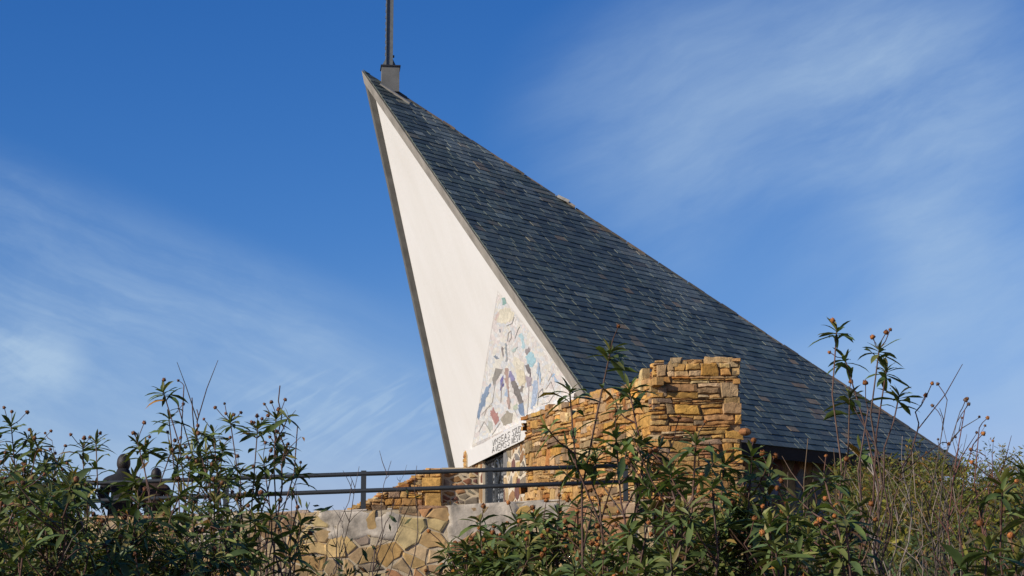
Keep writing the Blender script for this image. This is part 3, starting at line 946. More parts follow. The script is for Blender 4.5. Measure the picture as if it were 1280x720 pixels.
for s_ in (-1, 1):
    p0 = mc + axd * (s_ * 0.086)
    mb = MB(); mb.prism([p0 - ayd * 0.01, p0 + axd * (s_ * 0.10) - ayd * 0.01, p0 + Z * 0.2 - ayd * 0.01], ayd * 0.02)
    mb.build('gusset', M['mast'], mast)
mb = MB(); mb.cbox(mc + Z * 0.27 + axd * 0.105, 0.03, 0.05, 0.05, axd, ayd, Z)
mb.build('clamp', M['leadshade'], mast)

# ------------------------------------------------------------------ dry-stone wall with a tall end pillar, right of the door
PY = 27.35
def wp(px, py, Y=PY): return at(px, py, Y)
rw = random.Random(17)
p1 = at(815, 471, PY); p2 = at(658, 518, 33.1)
p1 = V((p1.x, p1.y, 0)); p2 = V((p2.x, p2.y, 0)); z1 = at(815, 471, PY).z; z2 = at(658, 518, 33.1).z
sd_ = (p2 - p1); slen = sd_.length; sd_.normalize()
sn = V((-sd_.y, sd_.x, 0))
if sn.x > 0: sn = -sn
zbw = 1.3
tallwall = empty('stone_wall', V((2.4, 28.2, 2.3)), 'ochre dry stone wall with a tall square end pillar, right of the chapel door', 'stone wall')
core = MB(); mb = MB()
cz = [(0, zbw), (slen, zbw), (slen, z2), (0, z1)]
o_ = p1.copy(); o_.z = 0
core.prism([o_ + sd_ * a_ + Z * (b_ - (0.05 if b_ > 2 else 0)) for a_, b_ in cz], -sn * 0.40)
wall_b = core.build('wall', M['packing'], tallwall)
drystone(mb, [(-0.02, zbw + 0.7), (slen, zbw + 0.7), (slen, z2), (-0.02, z1)], (o_, sd_, Z, sn), OCHRE, rw, (0.10, 0.36), (0.10, 0.6), (0.012, 0.055), ragged=0.02, warp=0.07)
# end face towards the door and capping stones
en = sd_
drystone(mb, [(0, zbw + 0.7), (0.42, zbw + 0.7), (0.42, z2), (0, z2)], (o_ + sd_ * slen, -sn, Z, en), OCHRE, rw, (0.12, 0.24), (0.15, 0.42), (0.01, 0.03))
x = 0.0
while x < slen:
    L_ = rw.uniform(0.2, 0.5); zz = z1 + (z2 - z1) * (x / slen)
    stone(mb, [(0, -0.04), (L_ - 0.01, -0.04), (L_ - 0.01, 0.44), (0, 0.44)], (o_ + sd_ * x + Z * (zz - 0.045), sd_, -sn, Z), rw.uniform(0.02, 0.06), 0.02, vary(rw.choice(OCHRE), .15, rw), 0.02, 0.05, rw)
    x += L_
mb.build('wall_stones', M['stone'], wall_b)
# pillar
pa = [wp(808, 735), wp(934, 735), wp(931, 600), wp(926, 520), wp(921, 450), wp(838, 449), wp(813, 471)]
po = V((0, PY, 0))
reg = [(p.x, p.z) for p in pa]
pd = V((sd_.x * 0.12, 1.0, 0)).normalized() * 1.15
core = MB(); mb = MB()
cxp = sum(p[0] for p in reg) / len(reg); 
core.prism([V((cxp + (p[0] - cxp) * 0.97, PY + 0.02, p[1] - (0.05 if p[1] > 4.5 else 0))) for p in reg], pd)
pil = core.build('pillar', M['packing'], tallwall)
drystone(mb, reg, (po, X, Z, -Yv), OCHRE, rw, (0.08, 0.24), (0.12, 0.55), (0.010, 0.045), clip=2)
# its left cheek, right cheek and cap stones
pl0 = wp(838, 449); 
ph = pl0.z
drystone(mb, [(0, 3.9), (0.95, 3.9), (0.95, ph), (0, ph)], (V((wp(824, 460).x, PY + 0.1, 0)), pd.normalized(), Z, V((-1, .12, 0)).normalized()), OCHRE, rw, (0.1, 0.2), (0.12, 0.4), (0.01, 0.05))
drystone(mb, [(0, 1.6), (1.1, 1.6), (1.1, ph), (0, ph)], (V((wp(924, 520).x + 0.0, PY + 0.05, 0)), pd.normalized(), Z, V((1, -.12, 0)).normalized()), OCHRE, rw, (0.1, 0.24), (0.14, 0.45), (0.01, 0.04))
for i in range(3):
    x = pl0.x - 0.02
    while x < wp(920, 450).x - 0.05:
        L_ = min(rw.uniform(0.22, 0.5), wp(922, 450).x - x)
        stone(mb, [(0, 0), (L_ - 0.012, 0), (L_ - 0.012, 0.36), (0, 0.36)], (V((x, PY - 0.02 + i * 0.38, ph - 0.06)), X, Yv, Z), rw.uniform(0.03, 0.075), 0.02, vary(rw.choice(FLAG + OCHRE[:4]), .15, rw), 0.02, 0.06, rw)
        x += L_
# one protruding rounded stone at the right edge, and a hollow block
pp = wp(931, 540); mb.ball(pp + V((0, -0.02, 0)), 0.085, 8, 6, (1.2, 1, 0.75), (0.26, 0.12, 0.05))
mb.build('pillar_stones', M['stone'], pil)

# ------------------------------------------------------------------ left wing wall: rubble slope, quoins, pointed panel
WY = 36.0
rl = random.Random(23)
wing = empty('stone_wall', V((at(540, 620, WY).x, WY, 2.3)), 'ochre wing wall sloping down to the left, left of the chapel door', 'stone wall')
def lw(px, py): p = at(px, py, WY); return (p.x, p.z)
slope = [lw(425, 690), lw(528, 690), lw(528, 592), lw(505, 604), lw(470, 621), lw(425, 642)]
core = MB(); mb = MB()
core.prism([V((a_, WY + 0.02, b_ - 0.05)) for a_, b_ in slope], V((0.1, 0.6, 0)))
ws = core.build('sloping_wall', M['packing'], wing)
drystone(mb, slope, (V((0, WY, 0)), X, Z, -Yv), OCHRE, rl, (0.09, 0.2), (0.08, 0.36), (0.015, 0.06), clip=True, warp=0.06)
for k in range(90):
    q = rl.random(); a_, b_ = (slope[5], slope[4]) if q < 0.42 else ((slope[4], slope[3]) if q < 0.76 else (slope[3], slope[2]))
    t_ = rl.random(); x_, z_ = a_[0] + (b_[0] - a_[0]) * t_, a_[1] + (b_[1] - a_[1]) * t_
    r_ = rl.uniform(0.05, 0.11)
    stone(mb, [(-r_, -r_ * .5), (r_, -r_ * .5), (r_, r_ * .5), (-r_, r_ * .5)], (V((x_, WY + rl.uniform(-0.02, 0.5), z_ - 0.03)), X, Z, V((0, -1, 0))), 0.06, 0.02, vary(rl.choice(OCHRE), .2, rl), 0.015, 0.1, rl)
mb.build('slope_stones', M['stone'], ws)
mb = MB()
qz = lw(527, 690)[1]; q0 = lw(526.5, 690)[0]; q1 = lw(551, 690)[0]; qt = lw(540, 585)[1]
zc = qz
alt = 0
while zc < qt - 0.02:
    H = min(rl.uniform(0.22, 0.42), qt - zc)
    if qt - zc - H < 0.12: H = qt - zc
    k = 0.07 * (alt % 2)
    if rl.random() < 0.5: cells = [(q0 + k, q1)]
    else: cells = [(q0 + k, (q0 + q1) / 2 - .03), ((q0 + q1) / 2 - .03, q1)]
    for a_, b_ in cells:
        stone(mb, [(a_ + .006, zc + .006), (b_ - .006, zc + .006), (b_ - .006, zc + H - .006), (a_ + .006, zc + H - .006)], (V((0, WY - 0.03, 0)), X, Z, -Yv), rl.uniform(0.02, 0.05), 0.018, vary((0.46, 0.27, 0.085), .1, rl), 0.008, 0.3, rl)
    zc += H; alt += 1
mb.box(V((q0 + .02, WY - 0.0, qz)), X * (q1 - q0 - .04), Yv * 0.6, Z * (qt - qz - .03), (0.3, 0.19, 0.09))
mb.build('quoin_pier', M['stone'], wing)
mb = MB(); core = MB()
r0, r1 = lw(551, 690)[0], lw(598, 690)[0]; rt = lw(570, 584)[1]
core.box(V((r0, WY + 0.12, qz)), X * (r1 - r0), Yv * 0.4, Z * (rt - qz))
pp_ = core.build('pointed_panel', M['mortar'], wing)
crazy(mb, [(r0 + .03, qz), (r1, qz), (r1, rt - .06), (r0 + .03, rt - .06)], (V((0, WY + 0.12, 0)), X, Z, -Yv), MORT + FLAG[:3] + [(0.2, 0.18, 0.15)], rl, 62, 0.024, (0.01, 0.03), 1.25, 0.9)
mb.build('panel_stones', M['flag'], pp_)

# ------------------------------------------------------------------ retaining wall of the terrace (parapet)
rr_ = random.Random(31)
def ptop(x):
    pts = [(-9.5, 2.66), (-6.2, 2.72), (-3.5, 2.79), (-1.17, 2.876), (0.3, 2.965), (0.74, 2.985), (1.35, 2.95), (2.3, 2.96)]
    for (a_, za), (b_, zb_) in zip(pts, pts[1:]):
        if a_ <= x <= b_: return za + (zb_ - za) * (x - a_) / (b_ - a_)
    return pts[0][1] if x < pts[0][0] else pts[-1][1]
xl, xr = -9.4, 2.16
zb0 = 0.75
ret = empty('retaining_wall', V((-3.0, WALL_Y + 0.2, 1.1)), 'low retaining wall of flat ochre stones with grey cement patches below the railing', 'stone wall')
mb = MB()
rough_sheet(mb, V((xl, WALL_Y, zb0)), X, Z, -Yv, xr - xl, 2.2, 0.07, 0.014, top=lambda a_: ptop(xl + a_) - zb0 - 0.01)
n0 = 60
tp = []
for i in range(n0 + 1):
    x = xl + (xr - xl) * i / n0
    tp.append((V((x, WALL_Y - 0.01, ptop(x) - 0.012)), V((x, WALL_Y + 0.46, ptop(x) - 0.012)), V((x, WALL_Y + 0.46, 1.6))))
mb.add([p for q in tp for p in q], [f for i in range(n0) for f in ((3 * i, 3 * i + 3, 3 * i + 4, 3 * i + 1), (3 * i + 1, 3 * i + 4, 3 * i + 5, 3 * i + 2))])
masonry = mb.build('masonry', M['mortar'], ret, smooth=True)
def rx(px): return at(px, 650, WALL_Y).x
def rz(py): return at(640, py, WALL_Y).z
def patch_mask(x, z):
    m_ = -1.0
    for (pa_, pb_, pc_, pd_) in ((398, 505, 636, 677), (560, 668, 620, 702), (240, 300, 640, 690), (660, 705, 624, 652)):
        x0, x1, zt_, zb_ = rx(pa_), rx(pb_), rz(pc_), rz(pd_)
        cx_, cz_ = (x0 + x1) / 2, (zt_ + zb_) / 2
        d_ = max(abs(x - cx_) / ((x1 - x0) / 2), abs(z - cz_) / ((zt_ - zb_) / 2))
        m_ = max(m_, 1 - d_)
    return m_ + 0.45 * fbm((x, 0, z), 2.6, 4)
st_reg = [(xl, zb0), (xr, zb0), (xr, ptop(xr) - .02), (0.7, ptop(0.7) - .02), (-1.2, ptop(-1.2) - .02), (xl, ptop(xl) - .02)]
mb = MB()
crazy(mb, st_reg, (V((0, WALL_Y - 0.005, 0)), X, Z, -Yv), FLAG, rr_, 360, 0.012, (0.005, 0.022), 1.05, 0.95, skip=lambda c: patch_mask(*c) > 0.2 and rr_.random() < 0.75, jit=0.026, relax=0)
mb.build('wall_stones', M['flag'], masonry)
mb = MB()
du = 0.035; nx_ = int((rx(712) - rx(225)) / du); nz_ = 34
vs = []
for j in range(nz_ + 1):
    for i in range(nx_ + 1):
        x = rx(225) + du * i; z = ptop(x) + 0.012 - du * j
        mk = patch_mask(x, z)
        s_ = sstep(mk, -0.04, 0.22)
        vs.append(V((x, WALL_Y + 0.05 - 0.072 * s_ - 0.018 * fbm((x, 1, z), 2.2, 3) * s_, z)))
fs = [(j * (nx_ + 1) + i, (j + 1) * (nx_ + 1) + i, (j + 1) * (nx_ + 1) + i + 1, j * (nx_ + 1) + i + 1) for j in range(nz_) for i in range(nx_)]
fs = [f for f in fs if max(-vs[k].y for k in f) > -(WALL_Y + 0.03)]
mb.add(vs, fs)
mb.build('cement_patches', M['cement'], masonry, smooth=True)
# coping slabs of flat stone along part of the top
mb = MB(); x = xl
while x < xr:
    L_ = rr_.uniform(0.25, 0.6)
    if not (rx(395) < x + L_ / 2 < rx(505) or rx(556) < x + L_ / 2 < rx(690)):
        stone(mb, [(0, 0), (L_ - .015, 0), (L_ - .015, 0.44), (0, 0.44)], (V((x, WALL_Y - 0.01, ptop(x + L_ / 2) - 0.03)), X, Yv, Z), rr_.uniform(0.03, 0.05), 0.02, vary(rr_.choice([(0.3, 0.2, 0.11), (0.25, 0.15, 0.08), (0.33, 0.26, 0.18)]), .15, rr_), 0.012, 0.04, rr_)
    x += L_
mb.build('coping_stones', M['stone'], ret)

# ------------------------------------------------------------------ railing
RY = WALL_Y + 0.12
rail = empty('railing', V((-2.5, RY, 2.8)), 'dark grey two-bar iron railing standing along the terrace edge', 'railing')
def rl_line(pairs):
    out = []
    for px, py in pairs: out.append(at(px, py, RY))
    return out
top_pts = rl_line([(-110, 612.5), (20, 607.2), (140, 603.3), (300, 597.5), (454, 592.3), (613, 587.6), (782, 581.6)])
low_pts = rl_line([(-110, 634), (20, 629.2), (140, 625.2), (300, 619), (454, 613.4), (613, 608), (782, 602.0)])
mb = MB(); mb.tube(top_pts, 0.034, 10); mb.build('top_rail', M['iron'], rail, smooth=True)
mb = MB(); mb.tube(low_pts, 0.034, 10); mb.build('lower_rail', M['iron'], rail, smooth=True)
for px in (-60, 110, 283, 454.5, 612.5, 782):
    mb = MB(); c = at(px, 600, RY)
    zt_ = min(top_pts, key=lambda p: abs(p.x - c.x)).z if px not in (-60, 110, 283) else None
    if zt_ is None:
        for p, q in zip(top_pts, top_pts[1:]):
            if p.x <= c.x <= q.x: zt_ = p.z + (q.z - p.z) * (c.x - p.x) / (q.x - p.x)
    mb.cbox(V((c.x, RY + 0.005, (zt_ + 0.05 + ptop(c.x) - 0.05) / 2)), 0.078, 0.05, zt_ + 0.05 - ptop(c.x) + 0.05)
    po_ = mb.build('post', M['iron'], rail)
    mb = MB(); mb.cbox(V((c.x, RY, ptop(c.x) + 0.006)), 0.14, 0.12, 0.012); mb.build('foot_plate', M['iron'], po_)

# ------------------------------------------------------------------ two people sitting on the parapet, seen from behind
def skin_obj(name, chains, m_, parent, levels=2):
    """chains: list of lists of (point, radius); chain starting with an int joins that vertex"""
    vs, es, rs_ = [], [], []
    for ch in chains:
        prev = None
        for it in ch:
            if isinstance(it, int): prev = it; continue
            p, r = it; vs.append(tuple(p)); rs_.append(r)
            if prev is not None: es.append((prev, len(vs) - 1))
            prev = len(vs) - 1
    me = bpy.data.meshes.new(name); me.from_pydata(vs, es, [])
    o = bpy.data.objects.new(name, me); C.objects.link(o)
    o.modifiers.new('skin', 'SKIN'); 
    if not me.skin_vertices: 
        bpy.context.view_layer.objects.active = o
    for i, sv in enumerate(me.skin_vertices[0].data):
        r = rs_[i]; sv.radius = r if isinstance(r, tuple) else (r, r); sv.use_root = (i == 0)
    s_ = o.modifiers.new('sub', 'SUBSURF'); s_.levels = levels; s_.render_levels = levels
    dg = bpy.context.evaluated_depsgraph_get()
    nm = bpy.data.meshes.new_from_object(o.evaluated_get(dg))
    bpy.data.objects.remove(o)
    o = bpy.data.objects.new(name, nm); C.objects.link(o)
    nm.materials.clear(); nm.materials.append(m_)
    nm.polygons.foreach_set('use_smooth', [True] * len(nm.polygons))
    o.parent = parent
    return o

def person(px, Y, k, label, jacket, turn, lean=0.0):
    x0 = at(px, 640, Y).x; zs = ptop(x0) + 0.03
    root = empty('person', V((x0, Y, zs)), label, 'person')
    def p(x, y, z): return V((x * k, y * k, z * k))
    # local: facing +y (away from the camera), seat at z = 0
    L_ = lean
    body = [[(p(0, 0, .10), (.15 * k, .12 * k)), (p(0, -.02, .24), (.14 * k, .11 * k)), (p(L_ * .5, -.02, .42), (.165 * k, .115 * k)), (p(L_, 0, .54), (.13 * k, .09 * k)), (p(L_, .02, .60), .058 * k), (p(L_, .035, .66), .056 * k), (p(L_, .05, .74), (.072 * k, .088 * k)), (p(L_, .05, .82), (.074 * k, .092 * k)), (p(L_, .045, .87), (.05 * k, .06 * k))]]
    nb_ = 9
    idx = nb_
    for s_ in (-1, 1):
        body.append([3, (p(L_ + s_ * .19, .0, .53), .062 * k), (p(s_ * .25 + L_, .03, .30), .05 * k), (p(s_ * .20, .20, .14), .04 * k), (p(s_ * .12, .36, .12), .032 * k), (p(s_ * .10, .42, .115), (.042 * k, .02 * k)), (p(s_ * .09, .46, .112), (.040 * k, .018 * k))])
        hand = idx + 5; idx += 6
        for fi, (fx, ln) in enumerate(((-.030, .065), (-.010, .075), (.010, .07), (.029, .055))):
            body.append([hand, (p(s_ * .09 + fx, .48, .11), .010 * k), (p(s_ * .09 + fx * 1.1, .48 + ln * .5, .098), .009 * k), (p(s_ * .09 + fx * 1.1, .48 + ln * .85, .075), .008 * k)]); idx += 3
        body.append([hand - 1, (p(s_ * .05, .43, .118), .012 * k), (p(s_ * .035, .47, .115), .010 * k), (p(s_ * .04, .495, .105), .009 * k)]); idx += 3
    for s_ in (-1, 1):
        body.append([0, (p(s_ * .10, .06, .085), .085 * k), (p(s_ * .13, .43, .085), .066 * k), (p(s_ * .13, .45, -.12), .055 * k), (p(s_ * .13, .43, -.36), .042 * k), (p(s_ * .13, .45, -.42), .04 * k), (p(s_ * .13, .58, -.44), .032 * k)]); idx += 6
    bo = skin_obj('body', body, M['skin'], root)
    # jacket and trousers as their own slightly larger skins
    jk = [[(p(0, 0, .04), (.185 * k, .145 * k)), (p(0, -.02, .22), (.18 * k, .14 * k)), (p(L_ * .5, -.025, .42), (.20 * k, .14 * k)), (p(L_, -.005, .56), (.185 * k, .115 * k)), (p(L_, .0, .62), (.135 * k, .105 * k)), (p(L_, .015, .685), (.105 * k, .10 * k)), (p(L_, .02, .72), (.098 * k, .10 * k))]]
    for s_ in (-1, 1):
        jk.append([3, (p(L_ + s_ * .22, -.005, .54), .10 * k), (p(s_ * .30 + L_, .02, .30), .085 * k), (p(s_ * .215, .19, .145), .062 * k), (p(s_ * .13, .345, .125), .05 * k)])
    skin_obj('jacket', jk, jacket, root)
    tr_ = [[(p(0, .02, .075), (.165 * k, .10 * k))]]
    for s_ in (-1, 1):
        tr_.append([0, (p(s_ * .10, .10, .085), .10 * k), (p(s_ * .13, .44, .085), .082 * k), (p(s_ * .13, .455, -.12), .072 * k), (p(s_ * .13, .43, -.36), .06 * k)])
    skin_obj('trousers', tr_, M['jeans'], root)
    for s_ in (-1, 1):
        skin_obj('shoe', [[(p(s_ * .13, .42, -.43), (.05 * k, .045 * k)), (p(s_ * .13, .52, -.445), (.048 * k, .04 * k)), (p(s_ * .13, .62, -.455), (.04 * k, .03 * k))]], M['shoe'], root, 1)
    mbh = MB(); rg = V((x0, Y, zs))
    hc = rg + p(L_, .035, .80)
    # hair: cap over the crown and the nape, uneven
    vs_, nu, nv = [], 20, 12
    for j in range(nv + 1):
        th = math.pi * 0.86 * j / nv
        for i in range(nu):
            ph = 2 * math.pi * i / nu
            d_ = V((math.sin(th) * math.cos(ph), math.sin(th) * math.sin(ph), math.cos(th)))
            lim = 1.0
            if d_.y > 0.35 and d_.z < 0.35: lim = 0.80          # open at the face
            r_ = k * lim * (1 + 0.05 * fbm(d_, 5.0, 3))
            vs_.append(hc + V((d_.x * .104 * r_, d_.y * .126 * r_, d_.z * .145 * r_)))
    mbh.add(vs_, [(j * nu + i, (j + 1) * nu + i, (j + 1) * nu + (i + 1) % nu, j * nu + (i + 1) % nu) for j in range(nv) for i in range(nu)])
    mbh.build('hair', M['hair'], root, smooth=True)
    # nose, ears, eyes
    mbf = MB()
    mbf.ball(rg + p(L_, .148, .765), .017 * k, 8, 6, (.8, 1, 1.3))
    mbf.build('nose', M['skin'], root, smooth=True)
    mbf = MB(); mbf.ball(rg + p(L_, .135, .715), .02 * k, 8, 6, (1.2, .5, .35)); mbf.build('mouth', M['skin'], root, smooth=True)
    for s_ in (-1, 1):
        mbf = MB(); mbf.ball(rg + p(L_ + s_ * .080, .045, .765), .030 * k, 8, 6, (.35, .7, 1.1)); mbf.build('ear', M['skin'], root, smooth=True)
    
    for s_ in (-1, 1):
        mbe = MB(); mbe.ball(rg + p(L_ + s_ * .03, .128, .79), .012 * k, 8, 6); mbe.build('eye', M['letters'], root, smooth=True)
    root.rotation_euler = (0, 0, turn)
    return root
person(152, WALL_Y + 0.34, 1.02, 'bigger person in a black jacket sitting on the parapet with their back turned', M['cloth'], 0.12, 0.0)
person(193, WALL_Y + 0.36, 0.78, 'smaller person in a dark brown jacket sitting beside the one in black', M['browncloth'], -0.15, 0.0)

# ------------------------------------------------------------------ vegetation
GREEN = [(0.082, 0.118, 0.034), (0.10, 0.142, 0.04), (0.125, 0.165, 0.045), (0.07, 0.10, 0.034), (0.15, 0.172, 0.052), (0.092, 0.125, 0.038), (0.125, 0.138, 0.04), (0.088, 0.13, 0.045)]
YOUNG = [(0.17, 0.17, 0.04), (0.13, 0.15, 0.04), (0.20, 0.17, 0.05)]
DEADL = [(0.20, 0.11, 0.035), (0.28, 0.18, 0.05), (0.14, 0.07, 0.03), (0.30, 0.15, 0.03)]
STEMC = [(0.085, 0.045, 0.035), (0.10, 0.06, 0.045), (0.13, 0.10, 0.08), (0.07, 0.04, 0.03)]

def leaf(mb, base, d, up, ln, wd, droop, col, rnd, sec=5):
    """lance-shaped leaf: folded along the midrib, arching down"""
    d = d.normalized()
    side = d.cross(up)
    if side.length < 1e-3: side = d.cross(V((1, 0, 0)))
    side.normalize()
    p = V(base); vs = []
    prof = (0.28, 0.80, 1.0, 0.72, 0.0) if sec == 5 else (0.4, 1.0, 0.0)
    st_ = ln / (sec - 0.5)
    cu_ = rnd.uniform(-.22, .22); sw_ = rnd.uniform(-.14, .14)
    for i in range(sec):
        nrm = side.cross(d).normalized()
        wv = wd * 0.5 * prof[i]
        f = 0.30 * wv
        vs += [p - side * wv + nrm * f, p, p + side * wv + nrm * f]
        ax = droop * (0.5 + 0.5 * i)
        side = (side + Z * cu_ + d * cu_ * .5).normalized()
        d = (d + side * sw_ - Z * (ax / sec) * 0.9 * max(0.15, 1 - max(0, -d.z))).normalized()
        p = p + d * st_
    fs = []
    for i in range(sec - 1):
        a = 3 * i
        fs += [(a, a + 1, a + 4, a + 3), (a + 1, a + 2, a + 5, a + 4)]
    mb.add(vs, fs, col)

def perp(d, rnd):
    x = d.cross(V((rnd.uniform(-1, 1), rnd.uniform(-1, 1), rnd.uniform(-1, 1))))
    while x.length < 0.1: x = d.cross(V((rnd.uniform(-1, 1), rnd.uniform(-1, 1), rnd.uniform(-1, 1))))
    return x.normalized()

def tuft(mb, p, d, rnd, n=9, scale=1.0, green=GREEN, young=True):
    """rosette of leaves at a shoot tip"""
    x = perp(d, rnd); y = d.cross(x)
    for i in range(n):
        a = 2.4 * i + rnd.uniform(-.3, .3)
        k = i / max(1, n - 1)                        # 0 outer .. 1 inner
        el = -0.25 + 1.25 * k + rnd.uniform(-.2, .2)
        dd = (x * math.cos(a) + y * math.sin(a)) * math.cos(el) + d * math.sin(el)
        ln = (0.105 - 0.050 * k) * scale * rnd.uniform(0.8, 1.2)
        c = vary(rnd.choice(green), .2, rnd) if k < 0.75 or not young else vary(rnd.choice(YOUNG), .2, rnd)
        leaf(mb, p - d * (0.02 * (1 - k)) * scale, dd, d, ln, ln * rnd.uniform(0.17, 0.22), rnd.uniform(0.4, 1.4) * (1.1 - 0.7 * k), c, rnd)

def path(a, b, rnd, sag=0.0, n=12, wig=0.017, lean=None):
    """stem from a to b: sets out more upright, small kinks"""
    a, b = V(a), V(b); L_ = (b - a).length
    c = a + (b - a) * 0.5 + (lean if lean is not None else V((rnd.uniform(-.13, .13), rnd.uniform(-.1, .1), 0)) * L_)
    pts = []
    for i in range(n + 1):
        t = i / n
        p = a * ((1 - t) ** 2) + c * (2 * t * (1 - t)) + b * t * t
        if 0 < i < n: p += V((rnd.uniform(-1, 1), rnd.uniform(-1, 1), rnd.uniform(-.5, .5))) * wig * L_ ** 0.5
        pts.append(p)
    return pts

def interp(pts, t):
    x = t * (len(pts) - 1); i = min(int(x), len(pts) - 2); k = x - i
    return pts[i].lerp(pts[i + 1], k), (pts[i + 1] - pts[i]).normalized()

CAPM = {}
def capsule_mesh(key, colr):
    if key not in CAPM:
        q = random.Random(len(CAPM) + 900)
        cap = MB(); c_ = vary(colr, .5, q); sqx, sqy = q.uniform(.82, 1.08), q.uniform(.82, 1.08)
        cap.ball(V((0, 0, .8)), 1.0, 14, 8, (sqx, sqy, q.uniform(.72, .95)), c_, q.uniform(.06, .16))
        for s_ in range(5):
            an = s_ * 1.2566 + .3; e_ = V((math.cos(an), math.sin(an), 0)); t_ = V((-e_.y, e_.x, 0))
            cap.add([Z * 1.5 + e_ * .25 - t_ * .2, Z * 1.5 + e_ * .25 + t_ * .2, Z * 1.85 + e_ * .62 + t_ * .12, Z * 1.85 + e_ * .62 - t_ * .12, Z * 1.2 + e_ * .9 - t_ * .25, Z * 1.2 + e_ * .9 + t_ * .25],
                    [(0, 1, 2, 3), (3, 2, 5, 4)], vary(c_, .25, q))
            lw_ = 0.34                                   # papery calyx lobes below the fruit
            cap.add([e_ * .15 - t_ * .2, e_ * .15 + t_ * .2, e_ * .95 + t_ * lw_ + Z * .25, e_ * 1.12 + Z * .75, e_ * .95 - t_ * lw_ + Z * .25], [(0, 1, 2, 3, 4)], vary(tuple(x * .8 for x in c_), .2, q))
        o = cap.build('seed_capsule', M['capsule']); me = o.data; bpy.data.objects.remove(o)
        me.polygons.foreach_set('use_smooth', [True] * len(me.polygons))
        CAPM[key] = me
    return CAPM[key]

def capsule_obj(p, d, r_, rnd, colr):
    me = capsule_mesh((colr, rnd.randrange(9)), colr)
    o = bpy.data.objects.new('seed_capsule', me)
    o.rotation_mode = 'QUATERNION'; o.rotation_quaternion = V(d).to_track_quat('Z', 'Y')
    o.scale = (r_, r_, r_ * rnd.uniform(.85, 1.1)); o.location = p
    return o

def capsules(cap, stm, p, d, n, rnd, colr, size=1.0):
    x = perp(d, rnd); y = d.cross(x)
    for i in range(n):
        a = 2.4 * i + rnd.uniform(-.4, .4); el = rnd.uniform(0.5, 1.25)
        dd = ((x * math.cos(a) + y * math.sin(a)) * math.cos(el) + d * math.sin(el)).normalized()
        ln = rnd.uniform(0.025, 0.075)
        q = p + dd * ln + V((0, 0, 0.004))
        m_ = p + dd * ln * 0.5 + perp(dd, rnd) * 0.004
        stm.tube([p, m_, q], [0.0016, 0.0014, 0.0014], 4, vary((0.09, 0.045, 0.03), .2, rnd), False)
        r_ = rnd.uniform(0.0052, 0.0088) * size
        cap.append(capsule_obj(q, dd, r_, rnd, colr))

def fix_capsules(cap, root):
    for o in cap:
        C.objects.link(o); o.location = o.location - root.location; o.parent = root

